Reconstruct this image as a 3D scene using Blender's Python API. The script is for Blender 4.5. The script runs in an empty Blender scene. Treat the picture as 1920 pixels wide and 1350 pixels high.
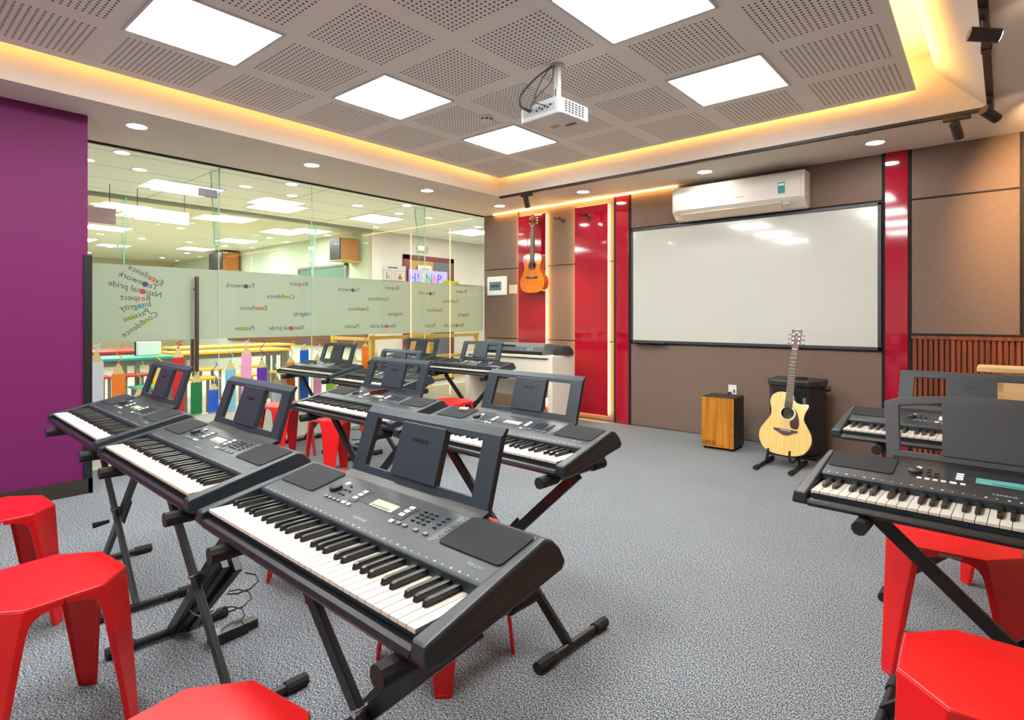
import bpy, bmesh, math, random
from math import sin, cos, pi, radians as R
from mathutils import Vector, Matrix
random.seed(7)
C = bpy.context.scene.collection
sc = bpy.context.scene

# ---------------------------------------------------------------- camera, world, exposure
TH = R(40.73)
cam = bpy.data.cameras.new('camera'); cam.sensor_width = 36; cam.lens = 1075.37 / 1920 * 36
cam.shift_y = (593.8 - 675) / 1920; cam.clip_start = 0.02
co = bpy.data.objects.new('camera', cam); C.objects.link(co)
co.location = (0, 0, 1.2); co.rotation_euler = (R(90), 0, TH); sc.camera = co
w = bpy.data.worlds.new('world'); sc.world = w; w.use_nodes = True
w.node_tree.nodes['Background'].inputs[0].default_value = (0.75, 0.8, 0.9, 1)
w.node_tree.nodes['Background'].inputs[1].default_value = 0.5
sc.view_settings.view_transform = 'Standard'; sc.view_settings.look = 'None'
sc.view_settings.gamma = 1; sc.view_settings.use_curve_mapping = False
sc.view_settings.exposure = 1.0
sc.cycles.use_denoising = True
sc.cycles.max_bounces = 10; sc.cycles.diffuse_bounces = 5; sc.cycles.glossy_bounces = 5
sc.cycles.transparent_max_bounces = 24; sc.cycles.sample_clamp_indirect = 4
LED_S, DOWN_S, COVE_S, STRIP_S, HALL_S = 15.5, 40.0, 10.0, 18.0, 16.0
WARM = (1.0, 0.52, 0.14)

# ---------------------------------------------------------------- materials
MATS = {}
def s2l(c):
    return tuple(((v / 255) / 12.92 if v / 255 <= .04045 else ((v / 255 + .055) / 1.055) ** 2.4) for v in c)
def mat(name, col, rough=.5, metal=0, coat=0, spec=.5, noise=None, bump=None, trans=0):
    """col in sRGB 0-255. noise=(scale, amount) mottles the colour; bump=(scale, strength)."""
    if name in MATS: return MATS[name]
    m = bpy.data.materials.new(name); m.use_nodes = True; MATS[name] = m
    nt = m.node_tree; b = nt.nodes['Principled BSDF']; l = s2l(col)
    b.inputs['Base Color'].default_value = (*l, 1); b.inputs['Roughness'].default_value = rough
    b.inputs['Metallic'].default_value = metal; b.inputs['Coat Weight'].default_value = coat
    b.inputs['Coat Roughness'].default_value = .05; b.inputs['Specular IOR Level'].default_value = spec
    if noise or bump: tc = nt.nodes.new('ShaderNodeTexCoord')
    if noise:
        n = nt.nodes.new('ShaderNodeTexNoise'); n.inputs['Scale'].default_value = noise[0]; n.inputs['Detail'].default_value = 3
        mx = nt.nodes.new('ShaderNodeMix'); mx.data_type = 'RGBA'
        a = noise[1]
        mx.inputs[6].default_value = (*[v * (1 - a) for v in l], 1); mx.inputs[7].default_value = (*[min(1, v * (1 + a)) for v in l], 1)
        nt.links.new(tc.outputs['Object'], n.inputs['Vector']); nt.links.new(n.outputs['Fac'], mx.inputs[0])
        nt.links.new(mx.outputs[2], b.inputs['Base Color'])
    if bump:
        n2 = nt.nodes.new('ShaderNodeTexNoise'); n2.inputs['Scale'].default_value = bump[0]
        bp = nt.nodes.new('ShaderNodeBump'); bp.inputs['Strength'].default_value = bump[1]; bp.inputs['Distance'].default_value = .002
        nt.links.new(tc.outputs['Object'], n2.inputs['Vector']); nt.links.new(n2.outputs['Fac'], bp.inputs['Height'])
        nt.links.new(bp.outputs['Normal'], b.inputs['Normal'])
    return m
def emit(name, col, s):
    if name in MATS: return MATS[name]
    m = bpy.data.materials.new(name); m.use_nodes = True; MATS[name] = m
    b = m.node_tree.nodes['Principled BSDF']; b.inputs['Base Color'].default_value = (.8, .8, .8, 1)
    b.inputs['Emission Color'].default_value = (*col, 1); b.inputs['Emission Strength'].default_value = s
    return m
def glass(name, tint, fmul=1.0):
    if name in MATS: return MATS[name]
    m = bpy.data.materials.new(name); m.use_nodes = True; MATS[name] = m
    nt = m.node_tree; nt.nodes.clear()
    o = nt.nodes.new('ShaderNodeOutputMaterial'); mx = nt.nodes.new('ShaderNodeMixShader')
    t = nt.nodes.new('ShaderNodeBsdfTransparent'); g = nt.nodes.new('ShaderNodeBsdfGlossy'); f = nt.nodes.new('ShaderNodeFresnel')
    t.inputs[0].default_value = (*tint, 1); g.inputs['Roughness'].default_value = 0.0; f.inputs[0].default_value = 1.45
    g.inputs[0].default_value = (fmul, fmul, fmul, 1)
    ge = nt.nodes.new('ShaderNodeNewGeometry'); k1 = nt.nodes.new('ShaderNodeMath'); k1.operation = 'SUBTRACT'; k1.inputs[0].default_value = 1
    k2 = nt.nodes.new('ShaderNodeMath'); k2.operation = 'MULTIPLY'   # reflect at the entry face only, so the unrefracted ray is never trapped
    nt.links.new(ge.outputs['Backfacing'], k1.inputs[1]); nt.links.new(k1.outputs[0], k2.inputs[0]); nt.links.new(f.outputs[0], k2.inputs[1])
    nt.links.new(k2.outputs[0], mx.inputs[0]); nt.links.new(t.outputs[0], mx.inputs[1]); nt.links.new(g.outputs[0], mx.inputs[2])
    nt.links.new(mx.outputs[0], o.inputs[0]); return m

def nmath(nt, op, a, b=None, c=None):
    n = nt.nodes.new('ShaderNodeMath'); n.operation = op
    for i, v in enumerate((a, b, c)):
        if v is None: continue
        if isinstance(v, (int, float)): n.inputs[i].default_value = v
        else: nt.links.new(v, n.inputs[i])
    return n.outputs[0]
def carpet():
    m = mat('carpet_loop', (120, 126, 133), .95, spec=.1); nt = m.node_tree; b = nt.nodes['Principled BSDF']
    tc = nt.nodes.new('ShaderNodeTexCoord'); n = nt.nodes.new('ShaderNodeTexNoise')
    n.inputs['Scale'].default_value = 250; n.inputs['Detail'].default_value = 2; n.inputs['Roughness'].default_value = .7
    mp = nt.nodes.new('ShaderNodeMapping'); mp.inputs['Scale'].default_value = (1, .62, 1)
    nt.links.new(tc.outputs['Object'], mp.inputs[0]); nt.links.new(mp.outputs[0], n.inputs['Vector'])
    rp = nt.nodes.new('ShaderNodeValToRGB'); e = rp.color_ramp.elements
    e[0].position = .40; e[0].color = (*s2l((44, 57, 64)), 1); e[1].position = .61; e[1].color = (*s2l((192, 200, 206)), 1)
    q = e.new(.5); q.color = (*s2l((114, 121, 128)), 1)
    n3 = nt.nodes.new('ShaderNodeTexNoise'); n3.inputs['Scale'].default_value = 1.3
    nt.links.new(tc.outputs['Object'], n3.inputs['Vector'])
    mx = nt.nodes.new('ShaderNodeMix'); mx.data_type = 'RGBA'; mx.blend_type = 'MULTIPLY'
    mx.inputs[0].default_value = .25
    nt.links.new(n.outputs['Fac'], rp.inputs[0]); nt.links.new(rp.outputs[0], mx.inputs[6]); nt.links.new(n3.outputs['Fac'], mx.inputs[7])
    nt.links.new(mx.outputs[2], b.inputs['Base Color'])
    bp = nt.nodes.new('ShaderNodeBump'); bp.inputs['Strength'].default_value = .4; bp.inputs['Distance'].default_value = .002
    nt.links.new(n.outputs['Fac'], bp.inputs['Height']); nt.links.new(bp.outputs[0], b.inputs['Normal'])
    return m
PITCH = .636
def perforated():
    m = mat('perforated_board', (232, 228, 223), .9, spec=.2); nt = m.node_tree; b = nt.nodes['Principled BSDF']
    g = nt.nodes.new('ShaderNodeNewGeometry'); sp = nt.nodes.new('ShaderNodeSeparateXYZ'); nt.links.new(g.outputs['Position'], sp.inputs[0])
    res = []
    for o, c0 in ((0, -2.667), (1, 1.904)):
        f = nmath(nt, 'MULTIPLY_ADD', sp.outputs[o], 1 / PITCH, -c0 / PITCH + .5 + 20)
        f = nmath(nt, 'FRACT', f); mm = nmath(nt, 'MULTIPLY_ADD', f, PITCH, -PITCH / 2)
        ins = nmath(nt, 'LESS_THAN', nmath(nt, 'ABSOLUTE', mm), .256)
        d = nmath(nt, 'FRACT', nmath(nt, 'MULTIPLY_ADD', mm, 1 / .0301, 20.5)); d = nmath(nt, 'MULTIPLY_ADD', d, .0301, -.01505)
        res.append((ins, nmath(nt, 'MULTIPLY', d, d)))
    r = nmath(nt, 'LESS_THAN', nmath(nt, 'ADD', res[0][1], res[1][1]), .0067 ** 2)
    k = nmath(nt, 'MULTIPLY', nmath(nt, 'MULTIPLY', res[0][0], res[1][0]), r)
    mx = nt.nodes.new('ShaderNodeMix'); mx.data_type = 'RGBA'
    mx.inputs[6].default_value = (*s2l((232, 228, 223)), 1); mx.inputs[7].default_value = (*s2l((66, 58, 54)), 1)
    nt.links.new(k, mx.inputs[0]); nt.links.new(mx.outputs[2], b.inputs['Base Color']); return m
def linen(name, col):
    m = mat(name, col, .9, spec=.15); nt = m.node_tree; b = nt.nodes['Principled BSDF']; l = s2l(col)
    tc = nt.nodes.new('ShaderNodeTexCoord'); outs = []
    for sx, sz in ((1400, 60), (60, 1400)):
        mp = nt.nodes.new('ShaderNodeMapping'); mp.inputs['Scale'].default_value = (sx / 10, 1, sz / 10)
        n = nt.nodes.new('ShaderNodeTexNoise'); n.inputs['Scale'].default_value = 3.0
        nt.links.new(tc.outputs['Object'], mp.inputs[0]); nt.links.new(mp.outputs[0], n.inputs['Vector']); outs.append(n.outputs['Fac'])
    v = nmath(nt, 'ADD', outs[0], outs[1]); v = nmath(nt, 'MULTIPLY', v, .5)
    rp = nt.nodes.new('ShaderNodeValToRGB'); e = rp.color_ramp.elements
    e[0].position = .35; e[0].color = (*[c * .86 for c in l], 1); e[1].position = .65; e[1].color = (*[min(1, c * 1.13) for c in l], 1)
    nt.links.new(v, rp.inputs[0]); nt.links.new(rp.outputs[0], b.inputs['Base Color']); return m
def wood(name, c1, c2, axis=2, scale=30, rough=.4, coat=0):
    m = mat(name, c1, rough, coat=coat); nt = m.node_tree; b = nt.nodes['Principled BSDF']
    tc = nt.nodes.new('ShaderNodeTexCoord'); mp = nt.nodes.new('ShaderNodeMapping'); s = [scale] * 3; s[axis] = scale * .05
    mp.inputs['Scale'].default_value = s; n = nt.nodes.new('ShaderNodeTexNoise'); n.inputs['Scale'].default_value = 1; n.inputs['Detail'].default_value = 4
    nt.links.new(tc.outputs['Object'], mp.inputs[0]); nt.links.new(mp.outputs[0], n.inputs['Vector'])
    rp = nt.nodes.new('ShaderNodeValToRGB'); e = rp.color_ramp.elements
    e[0].position = .35; e[0].color = (*s2l(c2), 1); e[1].position = .65; e[1].color = (*s2l(c1), 1)
    nt.links.new(n.outputs['Fac'], rp.inputs[0]); nt.links.new(rp.outputs[0], b.inputs['Base Color']); return m
def tilemat(name, base, line, sx, sy, wd=.012, rough=.9, ox=0, oy=0):
    m = mat(name, base, rough, spec=.2); nt = m.node_tree; b = nt.nodes['Principled BSDF']
    g = nt.nodes.new('ShaderNodeNewGeometry'); sp = nt.nodes.new('ShaderNodeSeparateXYZ'); nt.links.new(g.outputs['Position'], sp.inputs[0])
    a = nmath(nt, 'LESS_THAN', nmath(nt, 'FRACT', nmath(nt, 'MULTIPLY_ADD', sp.outputs[0], 1 / sx, 40 + ox)), wd / sx)
    c = nmath(nt, 'LESS_THAN', nmath(nt, 'FRACT', nmath(nt, 'MULTIPLY_ADD', sp.outputs[1], 1 / sy, 40 + oy)), wd / sy)
    k = nmath(nt, 'MAXIMUM', a, c); mx = nt.nodes.new('ShaderNodeMix'); mx.data_type = 'RGBA'
    mx.inputs[6].default_value = (*s2l(base), 1); mx.inputs[7].default_value = (*s2l(line), 1)
    nt.links.new(k, mx.inputs[0]); nt.links.new(mx.outputs[2], b.inputs['Base Color']); return m

BLACK = mat('satin_black', (24, 25, 28), .38); RUBBER = mat('black_rubber', (26, 26, 27), .75)
WHITE = mat('white_plastic', (236, 236, 232), .35); CHROME = mat('chrome', (205, 205, 208), .18, 1)

# ---------------------------------------------------------------- mesh helpers
def BM(): return bmesh.new()
def box(bm, x0, x1, y0, y1, z0, z1, M=None):
    v = [bm.verts.new(((x0, x1)[i & 1], (y0, y1)[i >> 1 & 1], (z0, z1)[i >> 2])) for i in range(8)]
    for f in ((0, 2, 3, 1), (4, 5, 7, 6), (0, 1, 5, 4), (2, 6, 7, 3), (0, 4, 6, 2), (1, 3, 7, 5)): bm.faces.new([v[i] for i in f])
    if M is not None: bmesh.ops.transform(bm, matrix=M, verts=v)
    return v
def prism(bm, pts, a, b, axis='x', M=None):
    """extrude a closed 2-D outline along an axis from a to b"""
    def P(p, t): return {'x': (t, p[0], p[1]), 'y': (p[0], t, p[1]), 'z': (p[0], p[1], t)}[axis]
    A = [bm.verts.new(P(p, a)) for p in pts]; B = [bm.verts.new(P(p, b)) for p in pts]; n = len(pts)
    bm.faces.new(A[::-1]); bm.faces.new(B)
    for i in range(n): bm.faces.new((A[i], A[(i + 1) % n], B[(i + 1) % n], B[i]))
    if M is not None: bmesh.ops.transform(bm, matrix=M, verts=A + B)
    return A + B
def frame_of(d):
    d = d.normalized(); u = Vector((0, 0, 1)) if abs(d.z) < .95 else Vector((1, 0, 0))
    s = d.cross(u).normalized(); return s, s.cross(d).normalized()
def tube(bm, pts, r, seg=10, caps=True):
    pts = [Vector(p) for p in pts]; rs = r if isinstance(r, (list, tuple)) else [r] * len(pts); rings = []
    s, u = frame_of(pts[1] - pts[0])
    for i, p in enumerate(pts):
        d = (pts[min(i + 1, len(pts) - 1)] - pts[max(i - 1, 0)]).normalized()
        s = (s - d * s.dot(d)).normalized(); u = s.cross(d)
        rings.append([bm.verts.new(p + (s * cos(2 * pi * k / seg) + u * sin(2 * pi * k / seg)) * rs[i]) for k in range(seg)])
    for a, b in zip(rings, rings[1:]):
        for k in range(seg): bm.faces.new((a[k], a[(k + 1) % seg], b[(k + 1) % seg], b[k]))
    if caps: bm.faces.new(rings[0][::-1]); bm.faces.new(rings[-1])
def bar(bm, p, q, wx, wy, up=(0, 1, 0)):
    """rectangular bar from p to q; wy measured along 'up'"""
    p, q = Vector(p), Vector(q); d = (q - p).normalized(); u = Vector(up); u = (u - d * u.dot(d)).normalized(); s = d.cross(u)
    v = [bm.verts.new(b + s * (i * wx / 2) + u * (j * wy / 2)) for b in (p, q) for i, j in ((-1, -1), (1, -1), (1, 1), (-1, 1))]
    for f in ((3, 2, 1, 0), (4, 5, 6, 7), (0, 1, 5, 4), (1, 2, 6, 5), (2, 3, 7, 6), (3, 0, 4, 7)): bm.faces.new([v[i] for i in f])
def lathe(bm, prof, seg=20, M=None):
    rings = []; new = []
    for r, z in prof:
        ring = [bm.verts.new((max(r, 1e-5) * cos(2 * pi * k / seg), max(r, 1e-5) * sin(2 * pi * k / seg), z)) for k in range(seg)]; rings.append(ring); new += ring
    for a, b in zip(rings, rings[1:]):
        for k in range(seg): bm.faces.new((a[k], a[(k + 1) % seg], b[(k + 1) % seg], b[k]))
    bm.faces.new(rings[0][::-1]); bm.faces.new(rings[-1])
    if M is not None: bmesh.ops.transform(bm, matrix=M, verts=new)
def smooth_closed(pts, n=6):
    out = []; N = len(pts)
    for i in range(N):
        p0, p1, p2, p3 = (Vector((*pts[(i + k) % N], 0)) for k in (-1, 0, 1, 2))
        for j in range(n):
            t = j / n; v = .5 * ((2 * p1) + (p2 - p0) * t + (2 * p0 - 5 * p1 + 4 * p2 - p3) * t * t + (3 * p1 - p0 - 3 * p2 + p3) * t ** 3)
            out.append((v.x, v.y))
    return out
def plate_hole(bm, outer, inners, z0, z1):
    """flat plate in xy with holes, extruded z0..z1"""
    loops = []
    for L in [outer] + inners:
        vs = [bm.verts.new((x, y, z0)) for x, y in L]; es = [bm.edges.new((vs[i], vs[(i + 1) % len(vs)])) for i in range(len(vs))]; loops.append(es)
    r = bmesh.ops.triangle_fill(bm, use_beauty=True, edges=[e for L in loops for e in L])
    fs = [g for g in r['geom'] if isinstance(g, bmesh.types.BMFace)]
    ex = bmesh.ops.extrude_face_region(bm, geom=fs)
    bmesh.ops.translate(bm, vec=(0, 0, z1 - z0), verts=[g for g in ex['geom'] if isinstance(g, bmesh.types.BMVert)])
def circle(cx, cy, r, n=24): return [(cx + r * cos(2 * pi * k / n), cy + r * sin(2 * pi * k / n)) for k in range(n)]
def rrect(x0, x1, y0, y1, r, n=4):
    o = []
    for cx, cy, a in ((x1 - r, y1 - r, 0), (x0 + r, y1 - r, 90), (x0 + r, y0 + r, 180), (x1 - r, y0 + r, 270)):
        o += [(cx + r * cos(R(a + 90 * k / n)), cy + r * sin(R(a + 90 * k / n))) for k in range(n + 1)]
    return o
def obj(name, bm, m, parent=None, bevel=0, smooth=False, seg=2, M=None, angle=40):
    bmesh.ops.recalc_face_normals(bm, faces=bm.faces)
    me = bpy.data.meshes.new(name); bm.to_mesh(me); bm.free(); me.materials.append(m)
    o = bpy.data.objects.new(name, me); C.objects.link(o)
    if smooth:
        for p in me.polygons: p.use_smooth = True
        me.set_sharp_from_angle(angle=R(angle))
    if bevel:
        b = o.modifiers.new('bevel', 'BEVEL'); b.width = bevel; b.segments = seg; b.limit_method = 'ANGLE'; b.angle_limit = R(30)
    if parent: o.parent = parent
    if M is not None: o.matrix_local = M
    return o
def bobj(name, x0, x1, y0, y1, z0, z1, m, parent=None, bevel=0):
    bm = BM(); box(bm, x0, x1, y0, y1, z0, z1); return obj(name, bm, m, parent, bevel)
def tag(o, label, cat, group=None, kind=None):
    o['label'] = label; o['category'] = cat
    if group: o['group'] = group
    if kind: o['kind'] = kind
    return o
def thing(name, label, cat, loc=(0, 0, 0), rz=0, group=None):
    o = bpy.data.objects.new(name, None); C.objects.link(o); o.empty_display_size = .1
    o.location = loc; o.rotation_euler = (0, 0, rz); return tag(o, label, cat, group)
def struct(name, bm, m, parent=None, bevel=0):
    o = obj(name, bm, m, parent, bevel)
    if not parent: o['kind'] = 'structure'
    return o
def sbox(name, x0, x1, y0, y1, z0, z1, m, parent=None, bevel=0):
    bm = BM(); box(bm, x0, x1, y0, y1, z0, z1); return struct(name, bm, m, parent, bevel)
def dup(root, loc, rz=0, label=None, group=None):
    def cp(o, par):
        c = o.copy(); C.objects.link(c); c.parent = par
        for ch in list(kids[o]): cp(ch, c)
        return c
    kids = {}
    def walk(o):
        kids[o] = list(o.children)
        for ch in kids[o]: walk(ch)
    walk(root); r = cp(root, None); r.location = loc; r.rotation_euler = (0, 0, rz)
    if label: r['label'] = label
    if group: r['group'] = group
    return r
_txt = {}
def text_mesh(body, size, ext=.0004, shear=0):
    k = (body, size, ext)
    if k not in _txt:
        cu = bpy.data.curves.new('lettering', 'FONT'); cu.body = body; cu.size = size; cu.extrude = ext; cu.shear = shear
        cu.align_x = 'CENTER'; cu.align_y = 'CENTER'; cu.resolution_u = 2
        o = bpy.data.objects.new('lettering', cu); C.objects.link(o)
        dg = bpy.context.evaluated_depsgraph_get(); me = bpy.data.meshes.new_from_object(o.evaluated_get(dg))
        bpy.data.objects.remove(o); bpy.data.curves.remove(cu); _txt[k] = me
    return _txt[k]
def text(name, body, size, m, M, parent=None, ext=.0004, shear=0):
    me = text_mesh(body, size, ext, shear).copy(); me.materials.clear(); me.materials.append(m); me.name = name
    o = bpy.data.objects.new(name, me); C.objects.link(o)
    if parent: o.parent = parent
    o.matrix_local = M; return o
def axes(o, x, y, z=None):
    x = Vector(x).normalized(); y = Vector(y).normalized(); z = x.cross(y)
    return Matrix(((x.x, y.x, z.x, o[0]), (x.y, y.y, z.y, o[1]), (x.z, y.z, z.z, o[2]), (0, 0, 0, 1)))

# ================================================================ ROOM SHELL
PLASTER = mat('ceiling_plaster', (222, 214, 204), .85, spec=.2)
PURPLE = mat('purple_paint', (108, 26, 88), .55, spec=.3)
DARKTRIM = mat('black_aluminium_trim', (34, 36, 38), .65, spec=.2)
FABRIC = linen('brown_linen_fabric', (127, 109, 98))
REDGLOSS = mat('red_lacquer', (168, 10, 42), .07, coat=.6)
XG, YB, ZS = -5.40, 5.69, 2.57
f = sbox('floor', -5.40, 2.3, -3.2, 5.75, -.05, 0, carpet())
sbox('ceiling', -5.42, -4.38, -3.2, 5.75, ZS, 3.0, PLASTER)
o = sbox('ceiling', -4.38, 2.3, 4.85, 5.75, ZS, 3.0, PLASTER)
bm = BM(); prism(bm, [(-.09, ZS), (2.3, ZS), (2.3, 3.0), (-.36, 3.0), (-.36, 2.86)], -3.2, 4.85, 'y'); struct('ceiling', bm, PLASTER)
sbox('ceiling', -5.42, 2.3, -3.2, 5.75, 3.0, 3.05, PLASTER)
bm = BM(); prism(bm, [(-4.29, -3.1), (-.30, -3.1), (-.466, 4.775), (-4.29, 4.775)], 2.75, 2.764, 'z'); struct('ceiling', bm, perforated())
sbox('wall_back', -5.42, 2.3, YB + .022, YB + .12, 0, 3.0, mat('wall_backing', (120, 104, 94), .8))
sbox('wall_left', -5.5, -4.74, -3.2, 1.075, 0, ZS, PURPLE)
sbox('wall_right', 2.3, 2.4, -3.2, 5.8, 0, 3.0, mat('warm_wall', (196, 180, 164), .8))
sbox('wall_front', -5.5, 2.4, -3.3, -3.2, 0, 3.0, mat('front_wall', (206, 204, 198), .8))
BASEM = mat('dark_baseboard', (50, 44, 40), .4, noise=(40, .3))
sbox('baseboard_left', -4.74, -4.722, -3.2, 1.10, 0, .10, BASEM)
sbox('baseboard_left', -5.38, -4.722, 1.075, 1.10, 0, .10, BASEM)
sbox('trim_1', -4.79, -4.728, 1.05, 1.098, .10, 1.62, BLACK)

# warm light strips lying on the edge of the hanging perforated ceiling
COVE = emit('cove_led', WARM, COVE_S)
def led(name, x0, x1, y0, y1, z0, z1, lab, grp, m=COVE):
    return tag(bobj(name, x0, x1, y0, y1, z0, z1, m), lab, 'light strip', grp)
led('led_strip', -4.286, -4.262, -3.0, 4.75, 2.767, 2.779, 'warm light strip hidden above the left edge of the perforated ceiling', 'cove light strips')
led('led_strip', -4.25, -.48, 4.746, 4.770, 2.767, 2.779, 'warm light strip hidden above the rear edge of the perforated ceiling', 'cove light strips')
led('led_strip', -.500, -.475, -3.0, 4.6, 2.767, 2.779, 'bright yellow light strip along the right edge of the perforated ceiling', 'cove light strips', emit('cove_led_right', WARM, COVE_S * 5))

# ---- back wall cladding
def fab(x0, x1, z0, z1, lab):
    return tag(bobj('fabric_panel', x0, x1, YB, YB + .02, z0, z1, FABRIC, bevel=.003), lab, 'wall panel', 'brown fabric wall panels')
G = .006
def col(x0, x1, cuts, labs):
    for (a, b), l in zip(zip(cuts, cuts[1:]), labs): fab(x0, x1, a + G, b - G, l)
col(-5.395, -4.80, [0, .913, 1.829, 2.575], ['brown fabric panel at floor level beside the glass wall, behind the white piano', 'brown fabric panel carrying the white fuse box beside the glass wall', 'top brown fabric panel in the corner above the fuse box'])
col(-4.77, -3.36, [0, .913, 1.829, 2.575], ['lowest warm-lit fabric panel behind the two glossy red panels', 'middle warm-lit fabric panel between the two glossy red panels', 'upper warm-lit fabric panel holding the guitar hook between red panels'])
col(-3.155, -.79, [0, .905, 2.175, 2.575], ['wide brown fabric panel under the whiteboard behind the cajon', 'brown fabric panel hidden behind the whiteboard', 'wide brown fabric panel behind the air conditioner'])
col(-.585, .080, [1.057, 2.158, 2.575], ['large brown fabric panel above the wooden slats at the right', 'spotlit brown fabric panel at the top right under the ceiling'])
col(.10, 1.2, [1.057, 2.158, 2.575], ['brown fabric panel at the right frame edge', 'brown fabric panel at the right frame edge under the ceiling'])
for i, (x0, x1) in enumerate(((-3.366, -3.334), (-3.178, -3.156), (-.786, -.766), (-.608, -.588), (.082, .100))):
    sbox('trim_%d' % (i + 2), x0, x1, YB - .008, YB + .02, 0, 2.575, DARKTRIM)
sbox('trim_7', -.588, .082, YB - .006, YB + .018, 2.152, 2.164, DARKTRIM); sbox('trim_8', -.588, .082, YB - .006, YB + .018, 1.045, 1.063, DARKTRIM)
def redp(x0, x1, y0, y1, z0, z1, lab):
    return tag(bobj('red_wall_panel', x0, x1, y0, y1, z0, z1, REDGLOSS, bevel=.002), lab, 'wall panel', 'glossy red wall panels')
redp(-4.752, -4.312, 5.64, 5.652, .05, 2.48, 'glossy red panel behind the hanging classical guitar')
redp(-3.876, -3.424, 5.64, 5.652, .075, 2.485, 'glossy red panel with an empty guitar hook and glowing edges')
redp(-3.334, -3.178, 5.675, 5.70, 0, 2.575, 'narrow glossy red strip left of the whiteboard')
redp(-.766, -.608, 5.675, 5.70, 0, 2.575, 'narrow glossy red strip right of the whiteboard')
STRIP = emit('panel_led', (1, .58, .20), STRIP_S)
for a, b, c, d, lab in ((-4.745, -4.319, .1, 2.46, 'guitar'), (-3.869, -3.431, .1, 2.465, 'hook')):
    nm = {'guitar': 'glossy red panel with the guitar', 'hook': 'glossy red panel with the empty hook'}[lab]
    led('led_strip', b - .004, b + .006, 5.662, 5.672, c, d, 'warm light strip behind the right edge of the ' + nm, 'light strips behind the red panels', STRIP)
    led('led_strip', a - .006, a + .004, 5.662, 5.672, c, d, 'warm light strip behind the left edge of the ' + nm, 'light strips behind the red panels', STRIP)
    led('led_strip', a, b, 5.662, 5.672, d + .004, d + .012, 'warm light strip behind the top edge of the ' + nm, 'light strips behind the red panels', STRIP)
    led('led_strip', a, b, 5.662, 5.672, c - .012, c - .004, 'warm light strip behind the bottom edge of the ' + nm, 'light strips behind the red panels', STRIP)
led('led_strip', -5.2, -2.6, 5.655, 5.662, 2.556, 2.564, 'warm light strip tucked into the joint of ceiling and rear wall', 'cove light strips', emit('joint_led', WARM, 18))
# wooden slat panel
SLAT = wood('walnut_slats', (150, 78, 44), (112, 54, 30)); SLATD = mat('slat_gap', (92, 46, 30), .6)
t = thing('slat_panel', 'reddish brown vertical wood slat panel below the large fabric panel', 'wall panel', (-.585, 5.69, 0))
bobj('backing', 0, 2.2, .006, .02, 0, 1.045, SLATD, t)
bobj('frame', 0, 2.2, -.022, .006, 1.018, 1.045, SLAT, t)
x = .012
while x < 1.2:
    bobj('slat', x, x + .024, -.014, .006, 0, 1.018, SLAT, t, .002); x += .0352

# ---- glass wall, film, hall side
GL = glass('clear_glass', (.955, .985, .972)); FING = glass('fin_glass', (.90, .97, .95)); FINE = mat('fin_edge', (126, 200, 180), .2)
film = mat('frosted_film', (196, 205, 190), .55)
nt = film.node_tree; b = nt.nodes['Principled BSDF']; o_ = nt.nodes['Material Output']
tr = nt.nodes.new('ShaderNodeBsdfTranslucent'); tr.inputs[0].default_value = (*s2l((200, 208, 192)), 1)
tp = nt.nodes.new('ShaderNodeBsdfTransparent'); m1 = nt.nodes.new('ShaderNodeMixShader'); m2 = nt.nodes.new('ShaderNodeMixShader')
m1.inputs[0].default_value = .45; m2.inputs[0].default_value = .10
nt.links.new(b.outputs[0], m1.inputs[1]); nt.links.new(tr.outputs[0], m1.inputs[2]); nt.links.new(m1.outputs[0], m2.inputs[1])
nt.links.new(tp.outputs[0], m2.inputs[2]); nt.links.new(m2.outputs[0], o_.inputs[0])
seams = [2.206, 3.123, 4.637, 5.688]
for i, (a, b_) in enumerate(zip(seams, seams[1:])):
    sbox('window_%d' % (i + 1), XG - .012, XG, a + .002, b_ - .002, .0, ZS, GL)
sbox('window_4', XG - .012, XG, 1.08, 2.204, 2.31, ZS, GL)
SEAM = mat('seam_silicone', (206, 220, 210), .4)
for i, yy in enumerate((2.2045, 3.123, 4.637)): sbox('trim_%d' % (12 + i), XG - .011, XG + .001, yy - .0018, yy + .0018, .34, ZS - .013, SEAM)
d = sbox('door_1', XG - .012, XG, 1.10, 2.203, .01, 2.305, GL)
for sx in (1, -1):
    bm = BM(); xx = XG - .006 + sx * .05
    tube(bm, [(xx, 2.0, .72), (xx, 2.0, 1.55)], .017, 14)
    for z in (.80, 1.44): tube(bm, [(XG - .006 + sx * .006, 2.0, z), (xx, 2.0, z)], .009, 10)
    obj('door_handle', bm, mat('brushed_steel', (140, 128, 124), .25, 1), d, smooth=True)
bobj('patch_fitting', XG - .02, XG + .008, 2.03, 2.19, 2.27, 2.34, mat('fitting', (110, 108, 108), .35, .8), d, .003)
for y in (2.212, 4.64):
    bm = BM(); prism(bm, [(XG - .014, ZS), (XG - .20, ZS), (XG - .11, 1.86), (XG - .09, 1.84), (XG - .03, 1.84), (XG - .014, 1.86)], y - .005, y + .005, 'y')
    gf = tag(obj('glass_fin', bm, FING), 'green-edged glass fin bracing the partition ' + ('beside the door' if y < 3 else 'near the rear corner'), 'glass fin', 'glass fins on the partition')
    bm = BM(); bar(bm, (XG - .20, y, ZS - .02), (XG - .11, y, 1.86), .003, .0105); bar(bm, (XG - .015, y, ZS - .02), (XG - .015, y, 1.86), .003, .0105); bar(bm, (XG - .10, y, 1.842), (XG - .03, y, 1.842), .004, .0105); obj('polished_edge', bm, FINE, gf)
sbox('trim_9', XG - .03, XG + .012, 1.08, 5.69, ZS - .012, ZS, DARKTRIM)
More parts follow.
